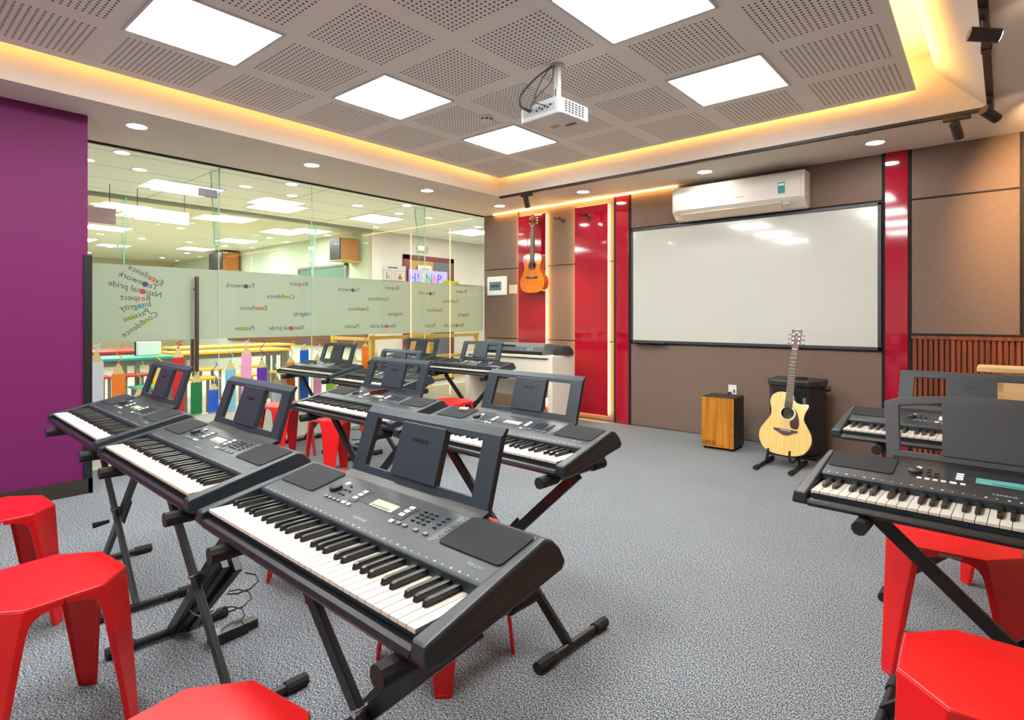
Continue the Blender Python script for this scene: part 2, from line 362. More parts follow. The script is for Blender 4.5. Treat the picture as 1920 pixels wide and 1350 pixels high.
tag(bobj('low_panel', XG - .055, XG - .03, 1.1, 5.69, 0, .335, mat('cream_board', (226, 222, 208), .5)), 'low cream board behind the foot of the glass wall', 'board')
fl = tag(bobj('frosted_film', XG - .0135, XG - .0125, 1.10, 5.685, 1.002, 1.622, film), 'frosted film band with mirrored handwritten words across the glass wall', 'window film')
INK = mat('ink', (74, 72, 66), .7)
hues = {'e1': (232, 150, 96), 'e2': (108, 44, 150), 'o': (214, 60, 118), 'r': (238, 178, 150), 'i': (112, 192, 228), 'p': (166, 206, 84), 'c': (180, 210, 84)}
words = {'Excellence': ('e1', .35), 'Teamwork': ('e2', .30), 'National pride': ('o', .22), 'Respect': ('r', .30), 'Integrity': ('i', .22), 'Passion': ('p', -.30), 'Confidence': ('c', .28)}
def word(t_, y, z, size, ang=0):
    hk, off = words[t_]
    M = axes((XG - .0120, y, z), (0, -cos(ang), -sin(ang)), (0, -sin(ang), cos(ang)))
    o = text('printed_word', t_, size, INK, M, fl, .0003, .15)
    wd = max(v.co.x for v in o.data.vertices)
    bm = BM(); prism(bm, circle(-wd * off * 1.1, -.004, size * .34, 20), -.0002, .0001, 'z')
    obj('word_dot', bm, mat('dot_' + hk, hues[hk], .6), o)
for t_, y, z, a in (('Excellence', 1.63, 1.520, -28), ('Teamwork', 1.575, 1.475, -22), ('National pride', 1.555, 1.415, -14), ('Respect', 1.555, 1.352, -2), ('Integrity', 1.555, 1.292, 10), ('Passion', 1.56, 1.225, 22), ('Confidence', 1.585, 1.160, 36)):
    word(t_, y, 1.335 + (z - 1.335) * 1.12, .068, R(a))
for dy, dz in ((0, 0), (1.165, .004), (2.28, 0)):
    for t_, y, z in (('Teamwork', 2.407, 1.489), ('Respect', 2.99, 1.531), ('Confidence', 2.80, 1.398), ('Excellence', 2.53, 1.282), ('Passion', 2.445, 1.09), ('National pride', 2.86, 1.088), ('Integrity', 3.03, 1.228)):
        word(t_, y + dy, z + dz, .062)
# pencil stickers
TIPW = mat('pencil_wood', (226, 204, 142), .6)
def pencil(y0, y1, zs, zt, colr, cname, lab, sq):
    m = mat('pencil_' + cname, colr, .55); c = (y0 + y1) / 2; x0, x1 = XG - .0140, XG - .0125
    t = thing('pencil_sticker', lab, 'sticker', (x0, c, .335), 0, 'pencil stickers on the glass wall'); h = .0475
    bm = BM(); n = 6; top = [(h - i * 2 * h / n, zs - .335 + (.006 if i % 2 else -.004)) for i in range(n + 1)]
    prism(bm, [(-h, .004), (h, .004)] + top, 0, .0012); obj('pencil_body', bm, m, t)
    bm = BM(); k = .76; zt2 = zs + (zt - zs) * k
    prism(bm, [(-h, zs - .34), (h, zs - .34), (h * (1 - k), zt2 - .335), (-h * (1 - k), zt2 - .335)], -.0001, .0009); obj('pencil_point', bm, TIPW, t)
    bm = BM(); prism(bm, [(-h * (1 - k), zt2 - .335), (h * (1 - k), zt2 - .335), (0, zt - .335)], -.0001, .0010); obj('pencil_lead', bm, m, t)
    if sq:
        pts = []; n = 24; H = min(sq, .99 - zt) if sq < .3 else sq
        for i in range(n + 1):
            u = i / n; pts.append((.0006, .022 * sin(u * 9) * (1 - .2 * u) + .01 * u, zt - .335 + H * u))
        bm = BM(); tube(bm, pts, .0042, 6); o = obj('scribble', bm, m, t, smooth=True); o.scale = (.12, 1, 1)
PC = {'white': (222, 226, 232), 'orange': (252, 136, 34), 'green': (150, 208, 60), 'yellow': (250, 218, 10), 'red': (214, 34, 42), 'dark_green': (14, 124, 72), 'blue': (18, 98, 208), 'light_blue': (138, 204, 232), 'pink': (250, 170, 212), 'purple': (108, 48, 176)}
seq = [('white', .842, .949, .10, 'beside the black trim at the left end of the glass'), ('orange', .737, .84, .14, 'second from the left end of the glass'),
       ('green', .529, .635, .2, 'short one behind the far left keyboard'), ('yellow', .70, .79, .14, 'seen through the far left music rest'),
       ('red', .847, .951, .07, 'left of the door handle'), ('dark_green', .62, .72, 0, 'right under the door handle'), ('blue', .54, .613, .18, 'short one just right of the door seam'),
       ('light_blue', .711, .806, .17, 'between the blue and pink pencils'), ('pink', .85, .953, .03, 'tallest pale one right of the light blue pencil'), ('purple', .71, .809, .16, 'right of the tall pink pencil'),
       ('white', .543, .644, .15, 'short one behind the second-row left keyboard'), ('orange', .743, .81, .15, 'left of the tall blue pencil'), ('blue', .858, .943, .05, 'tall one left of the third-row music rest'),
       ('pink', .75, .82, .1, 'under the third-row left keyboard'), ('green', .66, .74, .22, 'behind the third-row left music rest'), ('red', .56, .66, .25, 'red scribble seen through a third-row music rest'),
       ('white', .709, .812, .15, 'with a looping white scribble near the wooden fence'), ('orange', .866, .912, .06, 'behind the left post of the wooden fence'), ('yellow', .72, .80, .12, 'inside the wooden fence'),
       ('blue', .62, .72, .1, 'behind the rear music rests'), ('green', .70, .80, .1, 'near the rear corner of the glass'), ('purple', .80, .9, .06, 'nearest the rear corner of the glass')]
for i, (c_, zs, zt, sq, wh) in enumerate(seq):
    y0 = 1.237 + i * .1475 * .995 + (0 if i < 4 else .0)
    pencil(y0, y0 + .095, zs, zt, PC[c_], c_, c_.replace('_', ' ') + ' pencil sticker on glass, ' + wh, sq)

# ---- ceiling lights
FR = mat('light_frame', (196, 198, 198), .5)
def troffer(x, y, z, s, lab, grp, m, fw=.016):
    t = thing('ceiling_light', lab, 'ceiling light', (x, y, z), 0, grp); h = s / 2
    bm = BM(); plate_hole(bm, [(-h - fw, -h - fw), (h + fw, -h - fw), (h + fw, h + fw), (-h - fw, h + fw)], [[(-h, -h), (h, -h), (h, h), (-h, h)]], -.008, .0); obj('frame', bm, FR, t)
    bobj('diffuser', -h, h, -h, h, -.005, .0, m, t); return t
LEDM = emit('led_panel', (1.0, .985, .95), LED_S)
wh = {(-3.30, 1.27): 'square ceiling light nearest the purple wall, top left of the picture', (-3.30, 2.54): 'square ceiling light left of the projector', (-3.30, 3.81): 'square ceiling light beside the smoke detector, furthest left',
      (-1.39, 1.27): 'square ceiling light over the camera, out of the frame', (-1.39, 2.54): 'big bright square ceiling light at the top edge of the picture', (-1.39, 3.81): 'square ceiling light in front of the whiteboard, right of the projector',
      (-3.30, 0): 'square ceiling light behind the camera on the left', (-1.39, 0): 'square ceiling light behind the camera', (-3.30, -1.27): 'rearmost square ceiling light on the left', (-1.39, -1.27): 'rearmost square ceiling light'}
for (x, y), l in wh.items(): troffer(x, y, 2.75, .578, l, 'square ceiling lights in the perforated ceiling', LEDM)
DOWN = emit('downlight_led', (1, .98, .94), DOWN_S)
def downlight(x, y, z, r, lab, grp, m=DOWN):
    t = thing('downlight', lab, 'downlight', (x, y, z), 0, grp)
    bm = BM(); plate_hole(bm, circle(0, 0, r + .012), [circle(0, 0, r)], -.005, .0); obj('rim', bm, WHITE, t)
    bm = BM(); prism(bm, circle(0, 0, r), -.003, .0, 'z'); obj('lens', bm, m, t)
for x, y, l in ((-4.73, 1.364, 'nearest the purple wall'), (-4.745, 2.743, 'over the middle of the glass wall'), (-4.755, 4.111, 'over the far half of the glass wall'), (-4.74, 5.27, 'in the rear left corner'),
                (-3.51, 5.27, 'above the red panel with the empty hook'), (-2.154, 5.29, 'above the air conditioner'), (-.778, 5.279, 'right of the air conditioner'), (-4.73, 0.0, 'behind the camera on the left')):
    downlight(x, y, ZS, .062, 'round recessed downlight in the soffit ' + l, 'soffit downlights')
# smoke detector
t = thing('smoke_detector', 'round white smoke detector on the perforated ceiling beside a square light', 'smoke detector', (-3.05, 3.24, 2.75))
bm = BM(); lathe(bm, [(.05, 0), (.052, -.012), (.046, -.016), (.044, -.03), (.03, -.044), (.012, -.046)][::-1], 24); obj('housing', bm, mat('detector_white', (214, 210, 200), .5), t, smooth=True)
for k in range(8):
    a = k * pi / 4; bm = BM(); box(bm, -.010, .010, .0435, .047, -.030, -.020, Matrix.Rotation(a, 4, 'Z')); obj('slot', bm, BLACK, t)

# ---- track and spotlights
TR = mat('track_black', (44, 38, 34), .5)
tr_ = thing('light_track', 'long black light track running along the soffit edge above the rear wall', 'light track', (-2.2, 4.87, ZS))
bobj('rail', -2.17, 2.09, -.018, .018, -.022, 0, TR, tr_)
bobj('joint', 1.35, 1.45, -.021, .021, -.026, 0, TR, tr_)
tr2 = thing('light_track', 'short black light track running toward the camera at the top right', 'light track', (-.075, 3.4, ZS))
bobj('rail', -.018, .018, -1.6, 1.47, -.022, 0, TR, tr2); bobj('joint', -.022, .022, .35, .40, -.026, 0, BLACK, tr2)
SPOTE = emit('spot_lens', (1, .80, .52), 25)
def spot(x, y, az, el, lab, lit, power=0):
    t = thing('spotlight', lab, 'spotlight', (x, y, ZS - .022), 0, 'track spotlights')
    along = abs(x + .075) > .02
    if along: bobj('adapter', -.075, .075, -.016, .016, -.03, 0, TR, t, .003)
    else: bobj('adapter', -.016, .016, -.075, .075, -.03, 0, TR, t, .003)
    bm = BM(); tube(bm, [(0, 0, -.03), (0, 0, -.075)], .008); obj('stem', bm, TR, t)
    d = Vector((sin(az) * cos(el), cos(az) * cos(el), sin(el))); c = Vector((0, 0, -.095))
    bm = BM(); tube(bm, [c - d * .055, c + d * .06], .030, 20); h = obj('lamp_head', bm, TR, t, smooth=True)
    bm = BM(); tube(bm, [c + d * .0601, c + d * .0625], .024, 20); obj('lens', bm, SPOTE if lit else BLACK, t, smooth=True)
    if power:
        l = bpy.data.lights.new('spot_beam', 'SPOT'); l.energy = power; l.color = (1, .60, .28); l.spot_size = R(62 if el < R(-30) else 110); l.spot_blend = .6; l.shadow_soft_size = .03
        o = bpy.data.objects.new('spot_beam', l); C.objects.link(o); o.parent = t; o.location = c + d * .075
        o.rotation_euler = d.to_track_quat('-Z', 'Y').to_euler()
spot(-3.98, 4.87, R(-10), R(-65), 'black track spotlight above the hanging guitar, leftmost on the track', True, 26)
spot(-.25, 4.87, R(15), R(-45), 'black track spotlight near the right end of the long track', False)
spot(-.075, 4.62, R(38), R(-24), 'black track spotlight at the corner where the two tracks meet', True, 80)
spot(-.075, 3.30, R(70), R(-14), 'glowing black track spotlight nearest the camera at the top right', True, 70)

# ================================================================ HALL BEHIND THE GLASS
HW = mat('hall_wall', (206, 214, 196), .8); HF = wood('hall_floor', (224, 218, 206), (196, 188, 172), 0, 6, .35)
HC = tilemat('hall_ceiling_tiles', (234, 238, 230), (160, 164, 152), .6, 1.2, .014)
HCF = mat('hall_far_ceiling', (228, 226, 208), .85)
XP, ZH = -8.05, 2.66
sbox('floor', -17.0, -5.4, -1.5, 12.0, -.05, -.001, HF)
sbox('ceiling', XP, -5.42, -1.5, 12.0, ZH, ZH + .05, HC)
sbox('ceiling', -17.0, XP, -1.5, 12.0, ZH, ZH + .05, HCF)
sbox('trim_10', XP - .02, XP + .02, -1.5, 5.75, ZH - .05, ZH, mat('grey_line', (140, 146, 132), .6))
sbox('wall_side', XP - .1, XP, 5.75, 12.0, 0, ZH, mat('hall_pink_wall', (206, 196, 186), .8))
sbox('wall_rear', -17.0, XP - .1, 5.75, 5.85, 0, ZH, HW)
sbox('wall_far', -17.1, -17.0, -1.5, 12.0, 0, ZH, mat('hall_beige', (196, 186, 158), .8))
sbox('wall_end', XP, -5.4, 11.9, 12.0, 0, ZH, HW); sbox('wall_near', -17.0, -5.5, -1.6, -1.5, 0, ZH, HW)
sbox('wall_corridor', -5.42, -5.40, 5.76, 12, 0, ZH, HW)
sbox('trim_11', -13.5, XP - .1, 5.70, 5.75, .66, .98, wood('hall_brown', (122, 84, 60), (98, 66, 46), 0, 20))
HL = emit('hall_led', (1, 1, .98), HALL_S)
for x, y, l in ((-7.15, 1.0, 'behind the purple wall end'), (-7.1, 2.55, 'top left through the glass'), (-7.35, 3.75, 'left of the hall smoke detector'), (-7.1, 5.15, 'centre of the corridor'), (-7.0, 7.05, 'rear right through the glass'), (-6.9, 9.2, 'furthest down the corridor')):
    troffer(x, y, ZH, .58, 'square corridor ceiling light seen through the glass, ' + l, 'square lights in the corridor ceiling', HL)
k = 0
for i, x in enumerate((-9.4, -11.2, -13.2)):
    for y in (1.3, 2.8, 4.9):
        troffer(x, y, ZH, .58, ['nearer', 'middle', 'far'][i] + ' hall ceiling light beyond the corridor, ' + {1.3: 'left', 2.8: 'centre', 4.9: 'right'}[y] + ' of its row', 'square lights in the far hall ceiling', HL)
HD = emit('hall_downlight', (1, .97, .9), 12)
for i, x in enumerate((-5.95, -6.5)):
    for j, y in enumerate((1.6, 3.2, 4.8, 6.4)):
        downlight(x, y + .3 * i, ZH, .06, '%s row round downlight in the corridor ceiling, %s' % (('nearer', 'farther')[i], ('at the left end', 'left of centre', 'right of centre', 'at the right end')[j]), 'corridor downlights', HD)
for i, x in enumerate((-8.9, -10.3, -12.2, -14.2, -15.8)):
    for j, y in enumerate((.6, 2.1, 3.6, 5.1)):
        downlight(x, y, ZH, .055, '%s hall downlight in the %s file counted from the left' % (('nearest', 'second nearest', 'middle', 'second farthest', 'farthest')[i], ('first', 'second', 'third', 'fourth')[j]), 'far hall downlights', HD)
# second glass partition
for i, (a, b_) in enumerate(((-1.4, 2.15), (2.16, 4.6), (4.61, 5.75))): sbox('window_%d' % (5 + i), XP - .012, XP, a, b_, 1.05, ZH - .05, glass('hall_glass', (.93, .97, .93)))
for y in (2.155, 4.605):
    bm = BM(); prism(bm, [(XP + .005, ZH - .05), (XP + .2, ZH - .05), (XP + .1, 1.75), (XP + .005, 1.75)], y - .006, y + .006, 'y')
    e2 = BM(); bar(e2, (XP + .2, y, ZH - .06), (XP + .1, y, 1.75), .008, .0125); e2 = obj('polished_edge', e2, FINE)
    e2.parent = tag(obj('glass_fin', bm, FING), 'green-edged glass fin on the second partition across the corridor, ' + ('left' if y < 3 else 'right') + ' one', 'glass fin', 'glass fins across the corridor')
# door
t = thing('hall_door', 'dark red framed open door seen through the glass near the rear corner', 'door', (XP, 7.0, 0))
MA = mat('maroon', (112, 48, 56), .4)
bobj('door_frame', 0, .04, -.60, -.48, 0, 2.30, MA, t); bobj('door_frame', 0, .04, .52, .60, 0, 2.30, MA, t); bobj('door_frame', 0, .04, -.60, .60, 2.22, 2.30, MA, t)
bobj('door_leaf', .001, .03, .10, .52, 0, 2.22, mat('door_grey', (92, 96, 100), .4), t); bobj('door_leaf', .001, .02, -.48, .10, 0, 2.22, mat('door_tan', (176, 132, 84), .5), t)
tag(bobj('number_plate', XP + .001, XP + .015, 6.72, 6.98, 2.36, 2.48, mat('plate_tan', (190, 160, 118), .5)), 'small tan number plate above the dark red door', 'sign')
t = thing('letter_banner', 'colourful letter banner reading H!SNAP! hanging by the red door', 'banner', (XP + .07, 7.0, 1.90))
bobj('backing', -.01, 0, -.52, .40, -.16, .14, mat('banner_lilac', (168, 160, 214), .6), t)
for i, (ch, c_) in enumerate(zip('H!SNAP!', ((72, 96, 200), (120, 90, 190), (220, 214, 60), (40, 160, 90), (236, 110, 190), (60, 80, 200), (240, 180, 170)))):
    text('banner_letter', ch, .22, mat('letter_%d' % i, c_, .6), axes((.002, -.43 + i * .125, -.01), (0, 1, 0), (0, 0, 1)), t, .003)
t = thing('paper_sign', 'small cream paper sign above the colourful letter banner', 'sign', (XP + .05, 6.86, 2.05)); bobj('sheet', 0, .004, -.16, .16, -.08, .08, mat('cream_paper', (226, 206, 176), .7), t)
text('sign_text', 'OPEN', .09, INK, axes((.005, 0, 0), (0, 1, 0), (0, 0, 1)), t)
t = thing('notice_sheet', 'white notice with a boxed orange triangle stuck on the glass wall', 'notice', (XG - .016, 4.17, 1.70)); bobj('sheet', 0, .001, -.16, .18, -.09, .10, WHITE, t)
bm = BM(); prism(bm, [(.06, -.06), (.13, -.06), (.095, .01)], .0011, .0016); obj('triangle_symbol', bm, mat('orange_sym', (222, 110, 60), .6), t)
bm = BM()
for a, b_ in ((-.15, -.03), (.02, .17)):
    for q in ((a, a + .003, -.08, .04), (b_, b_ + .003, -.08, .04), (a, b_, .038, .04), (a, b_, -.08, -.078)): box(bm, .0011, .0016, *q)
obj('box_outline', bm, INK, t)
bm = BM(); box(bm, .0011, .0016, -.10, -.09, -.06, .01); box(bm, .0011, .0016, -.07, -.062, -.06, -.02); obj('arrow_mark', bm, INK, t)
bobj('heading', .0011, .0016, -.08, .06, .066, .078, INK, t)
tag(bobj('yellow_notice', XG - .016, XG - .0145, 4.94, 5.22, 1.62, 1.66, mat('notice_yellow', (206, 212, 40), .6)), 'yellow strip notice above the frosted film near the rear corner', 'notice')
tag(bobj('paper_strip', XG - .016, XG - .0145, 5.16, 5.55, 1.60, 1.628, WHITE), 'white paper strip above the film right of the yellow notice', 'notice')
# plaques on the second partition at the left
for y, z, l in ((1.75, 2.36, 'dark framed plaque high on the glass at the left edge, beside the purple wall'), (2.36, 2.40, 'small brown plaque fixed high on the glass near the door seam')):
    pass
t = thing('hanging_plaque', 'brownish framed plaque hanging in the corridor beside the purple wall', 'sign', (-7.5, 1.75, 2.22)); bobj('plaque', 0, .03, -.2, .2, 0, .18, mat('plaque_brown', (116, 92, 92), .3), t); bobj('rod', .01, .016, -.15, -.144, .18, ZH - 2.22, DARKTRIM, t); bobj('rod', .01, .016, .144, .15, .18, ZH - 2.22, DARKTRIM, t)
t = thing('hanging_sign', 'pale blue hanging sign board in the corridor at upper left', 'sign', (-7.5, 2.41, 2.30)); bobj('board', 0, .03, -.29, .29, 0, .15, mat('plaque_blue', (156, 162, 186), .5), t); bobj('rod', .01, .016, -.25, -.244, .15, ZH - 2.30, DARKTRIM, t); bobj('rod', .01, .016, .244, .25, .15, ZH - 2.30, DARKTRIM, t)
# speakers, clock, board, television
for x0, x1, z0, z1, y0, l in ((-8.66, -8.34, 2.13, 2.52, 5.30, 'large orange sided loudspeaker hung high on the hall wall'), (-13.6, -12.9, 2.2, 2.62, 5.25, 'brown loudspeaker far away high on the hall wall')):
    t = thing('loudspeaker', l, 'speaker', ((x0 + x1) / 2, 5.75, z0)); h = (x1 - x0) / 2
    bm = BM(); prism(bm, [(-h, -.40), (h, -.40), (h, -.05), (-h, -.05)], .02, z1 - z0, 'z'); obj('cabinet', bm, mat('speaker_orange', (196, 118, 66), .4), t, .01)
    bobj('speaker_grille', -h + .01, h - .01, -.42, -.40, .03, z1 - z0 - .01, BLACK, t); bobj('bracket', -h, h, -.42, 0, 0, .02, mat('bracket_wood', (206, 170, 110), .5), t)
t = thing('wall_clock', 'round wall clock with dark rim on the far hall wall', 'clock', (-16.98, 6.35 - 2.0, 1.72))
bm = BM(); lathe(bm, [(.33, 0), (.33, .04), (.29, .04), (.29, .03), (.0, .03)], 32, Matrix.Rotation(R(90), 4, 'Y')); obj('rim', bm, BLACK, t)
bm = BM(); lathe(bm, [(.29, .031), (0, .032)], 32, Matrix.Rotation(R(90), 4, 'Y')); obj('clock_face', bm, mat('clock_cream', (226, 222, 196), .6), t)
bm = BM(); bar(bm, (.035, 0, 0), (.035, .12, .10), .015, .005); bar(bm, (.035, 0, 0), (.035, -.05, .2), .015, .005); obj('clock_hand', bm, BLACK, t)
t = thing('green_board', 'dark green chalkboard with metal frame on the hall wall', 'chalkboard', (-9.4, 5.75, 1.45)); bobj('board', -.95, .6, -.03, 0, .0, .65, mat('chalk_green', (96, 124, 112), .5), t)
for q in ((-.99, -.95, 0, .65), (.6, .66, 0, .69), (-.99, .66, .65, .69)): bobj('frame', q[0], q[1], -.05, 0, q[2], q[3], mat('alu', (150, 156, 150), .4, .6), t)
# tables and stools
def table(x, y, l, wd, colr, cn, lab):
    t = thing('hall_table', lab, 'table', (x, y, 0), 0, 'coloured hall tables'); m = mat('top_' + cn, colr, .35); LG = mat('hall_leg_grey', (120, 122, 118), .5)
    bobj('tabletop', -wd / 2, wd / 2, -l / 2, l / 2, .72, .75, m, t, .006); bobj('apron', -wd / 2 + .05, wd / 2 - .05, -l / 2 + .05, l / 2 - .05, .66, .72, LG, t)
    for sx in (-1, 1):
        for sy in (-1, 1): bobj('leg', sx * (wd / 2 - .08) - .025, sx * (wd / 2 - .08) + .025, sy * (l / 2 - .1) - .025, sy * (l / 2 - .1) + .025, 0, .66, LG, t)
def hstool(x, y, colr, cn, lab):
    t = thing('hall_stool', lab, 'stool', (x, y, 0), 0, 'coloured hall stools'); m = mat('top_' + cn, colr, .35); LG = mat('hall_leg_grey', (120, 122, 118), .5)
    bobj('seat', -.17, .17, -.17, .17, .43, .455, m, t, .006)
    for sx in (-1, 1):
        for sy in (-1, 1): bobj('leg', sx * .13 - .015, sx * .13 + .015, sy * .13 - .015, sy * .13 + .015, 0, .43, LG, t)
RDc, TLc, YLc = (200, 44, 48), (60, 168, 148), (226, 178, 48)
table(-9.1, 1.7, 1.9, .7, RDc, 'red', 'red-topped long table in the hall at the left, behind the teal one')
table(-7.55, 1.75, 1.5, .6, TLc, 'teal', 'teal-topped long table in the hall behind the orange pencil sticker')
table(-8.0, 3.4, 1.5, .6, YLc, 'yellow', 'nearer yellow-topped long table in the hall beside the door handle')
table(-9.3, 4.0, 1.8, .6, YLc, 'yellow', 'farther yellow-topped long table in the hall')
for x, y, c_, cn, l in ((-8.55, 2.0, RDc, 'red', 'left red stool tucked at the red hall table'), (-8.6, 2.45, RDc, 'red', 'right red stool at the red hall table'), (-7.0, 1.4, TLc, 'teal', 'left teal stool in front of the teal hall table'), (-7.0, 2.15, TLc, 'teal', 'right teal stool in front of the teal hall table'),
                     (-7.5, 2.85, YLc, 'yellow', 'left yellow stool in front of the nearer yellow table'), (-7.5, 3.4, YLc, 'yellow', 'middle yellow stool in front of the nearer yellow table'), (-7.5, 3.95, YLc, 'yellow', 'right yellow stool in front of the nearer yellow table'), (-8.75, 3.4, YLc, 'yellow', 'yellow stool between the two yellow tables'), (-8.75, 4.1, YLc, 'yellow', 'rear yellow stool near the hall wall')):
    hstool(x, y, c_, cn, l)
# wooden fence in the corridor
FW = wood('fence_bamboo', (214, 178, 92), (186, 146, 64), 1, 30)
t = thing('wooden_fence', 'yellow bamboo-coloured wooden rail fence in the corridor behind the glass', 'fence', (-6.3, 4.5, 0))
for y in (0.0, 1.0, 1.95): bobj('post', -.03, .03, y - .03, y + .03, 0, .96, FW, t, .004)
for z in (.92, .62, .32, .08): bobj('rail', -.022, .022, -.05, 2.0, z - .025, z + .025, FW, t, .004)
for z in (.90, .60, .30): bobj('side_rail', -.9, 0, -.02, .02, z - .02, z + .02, FW, t, .004)
bobj('post', -.93, -.87, -.03, .03, 0, .94, FW, t)
t = thing('white_box', 'small white box on the teal hall table seen under the frosted film', 'box', (-7.6, 2.30, .75)); bobj('box_body', 0, .08, -.12, .12, 0, .16, WHITE, t, .01); bobj('box_edge', -.01, 0, -.13, .12, 0, .16, BLACK, t)

# ================================================================ KEYBOARDS
CASE = mat('slate_case', (33, 43, 50), .36, bump=(900, .12)); CASED = mat('black_case', (30, 32, 35), .35)
IVORY = mat('ivory_keys', (206, 203, 193), .25); IVF = IVORY; EBONY = mat('black_keys', (24, 25, 27), .28)
GRILLE = mat('speaker_cloth', (22, 25, 29), .85, noise=(700, .35)); BTNW = mat('white_button', (232, 234, 236), .45); BTNG = mat('grey_button', (112, 122, 130), .5); BTND = mat('dark_button', (34, 40, 45), .5)
PRINT = mat('pale_print', (150, 162, 170), .6); LCD = mat('lcd', (176, 184, 164), .25); LCDT = mat('lcd_teal', (96, 168, 164), .2); LCDK = mat('lcd_ink', (44, 50, 46), .5)
KZ = .048                                   # key tops above the bottom of the case
def pz(y): return KZ + .024 + (y - .137) * (.062 - .024) / (.300 - .137)
SL = math.atan2(.038, .163)
def on_panel(x, y, dz=0):                   # frame lying on the sloping control panel
    return axes((x, y, pz(y) + dz), (1, 0, 0), (0, cos(SL), sin(SL)))
def music_rest(root, wide=False):
    yb, zb, yt, zt = .318, KZ + .060, .378, KZ + (.272 if wide else .245); RC = mat('rest_slate', (42, 55, 64), .38)
    d = Vector((0, yt - yb, zt - zb)); h = d.length; M = axes((0, yb, zb), (1, 0, 0), d)
    if not wide:
        bm = BM(); plate_hole(bm, [(-.268, 0), (.268, 0), (.264, h - .018), (-.264, h - .018)], [[(-.212, .032), (.212, .032), (.208, h - .032), (-.208, h - .032)]], -.016, 0)
        prism(bm, [(0, h - .020), (-.002, h - .018), (-.012, h + .002), (-.020, h + .002), (-.016, h - .020)][::-1], -.264, .264, 'x', Matrix(((1, 0, 0, 0), (0, 0, 1, 0), (0, 1, 0, 0), (0, 0, 0, 1))))
        r = obj('music_rest', bm, RC, root, .002, M=M)
        bm = BM(); prism(bm, [(-.088, .028), (.088, .028), (.085, h - .027), (-.085, h - .027)], -.014, .006, 'z'); c = obj('rest_panel', bm, RC, r, .002)
        text('maker_name', 'YAMAHA', .016, CASED, axes((0, h - .068, .0065), (1, 0, 0), (0, 1, 0)), c)
    else:
        arch = [(-.30 + .60 * i / 14, h - .004 - .024 * (1 - (1 - (2 * i / 14 - 1) ** 2))) for i in range(15)]
        bm = BM(); plate_hole(bm, [(-.288, 0), (.288, 0), (.304, h - .04)] + [(x, y) for x, y in arch[::-1][1:-1]] + [(-.304, h - .04)], [[(-.252, .030), (.252, .030), (.262, h - .05), (.14, h - .032), (-.14, h - .032), (-.262, h - .05)]], -.016, 0)
        r = obj('music_rest', bm, mat('rest_grey', (66, 69, 76), .42), root, .003, M=M)
        bm = BM(); prism(bm, [(-.146, .028), (.160, .028), (.160, h - .030), (-.150, h - .030)], -.012, .004, 'z'); c = obj('rest_panel', bm, mat('rest_grey2', (60, 63, 69), .42), r, .001)
        text('maker_name', 'YAMAHA', .026, mat('rest_emboss', (66, 68, 74), .5), axes((.02, h - .062, .0045), (1, 0, 0), (0, 1, 0)), c)
    bm = BM(); prism(bm, [(yb + .006, zb - .004), (yb - .024, zb - .012), (yb - .026, zb + .001), (yb - .022, zb + .001), (yb + .006, zb + .012)], -.272, .272); obj('rest_ledge', bm, CASED if not wide else BLACK, root, .0015)
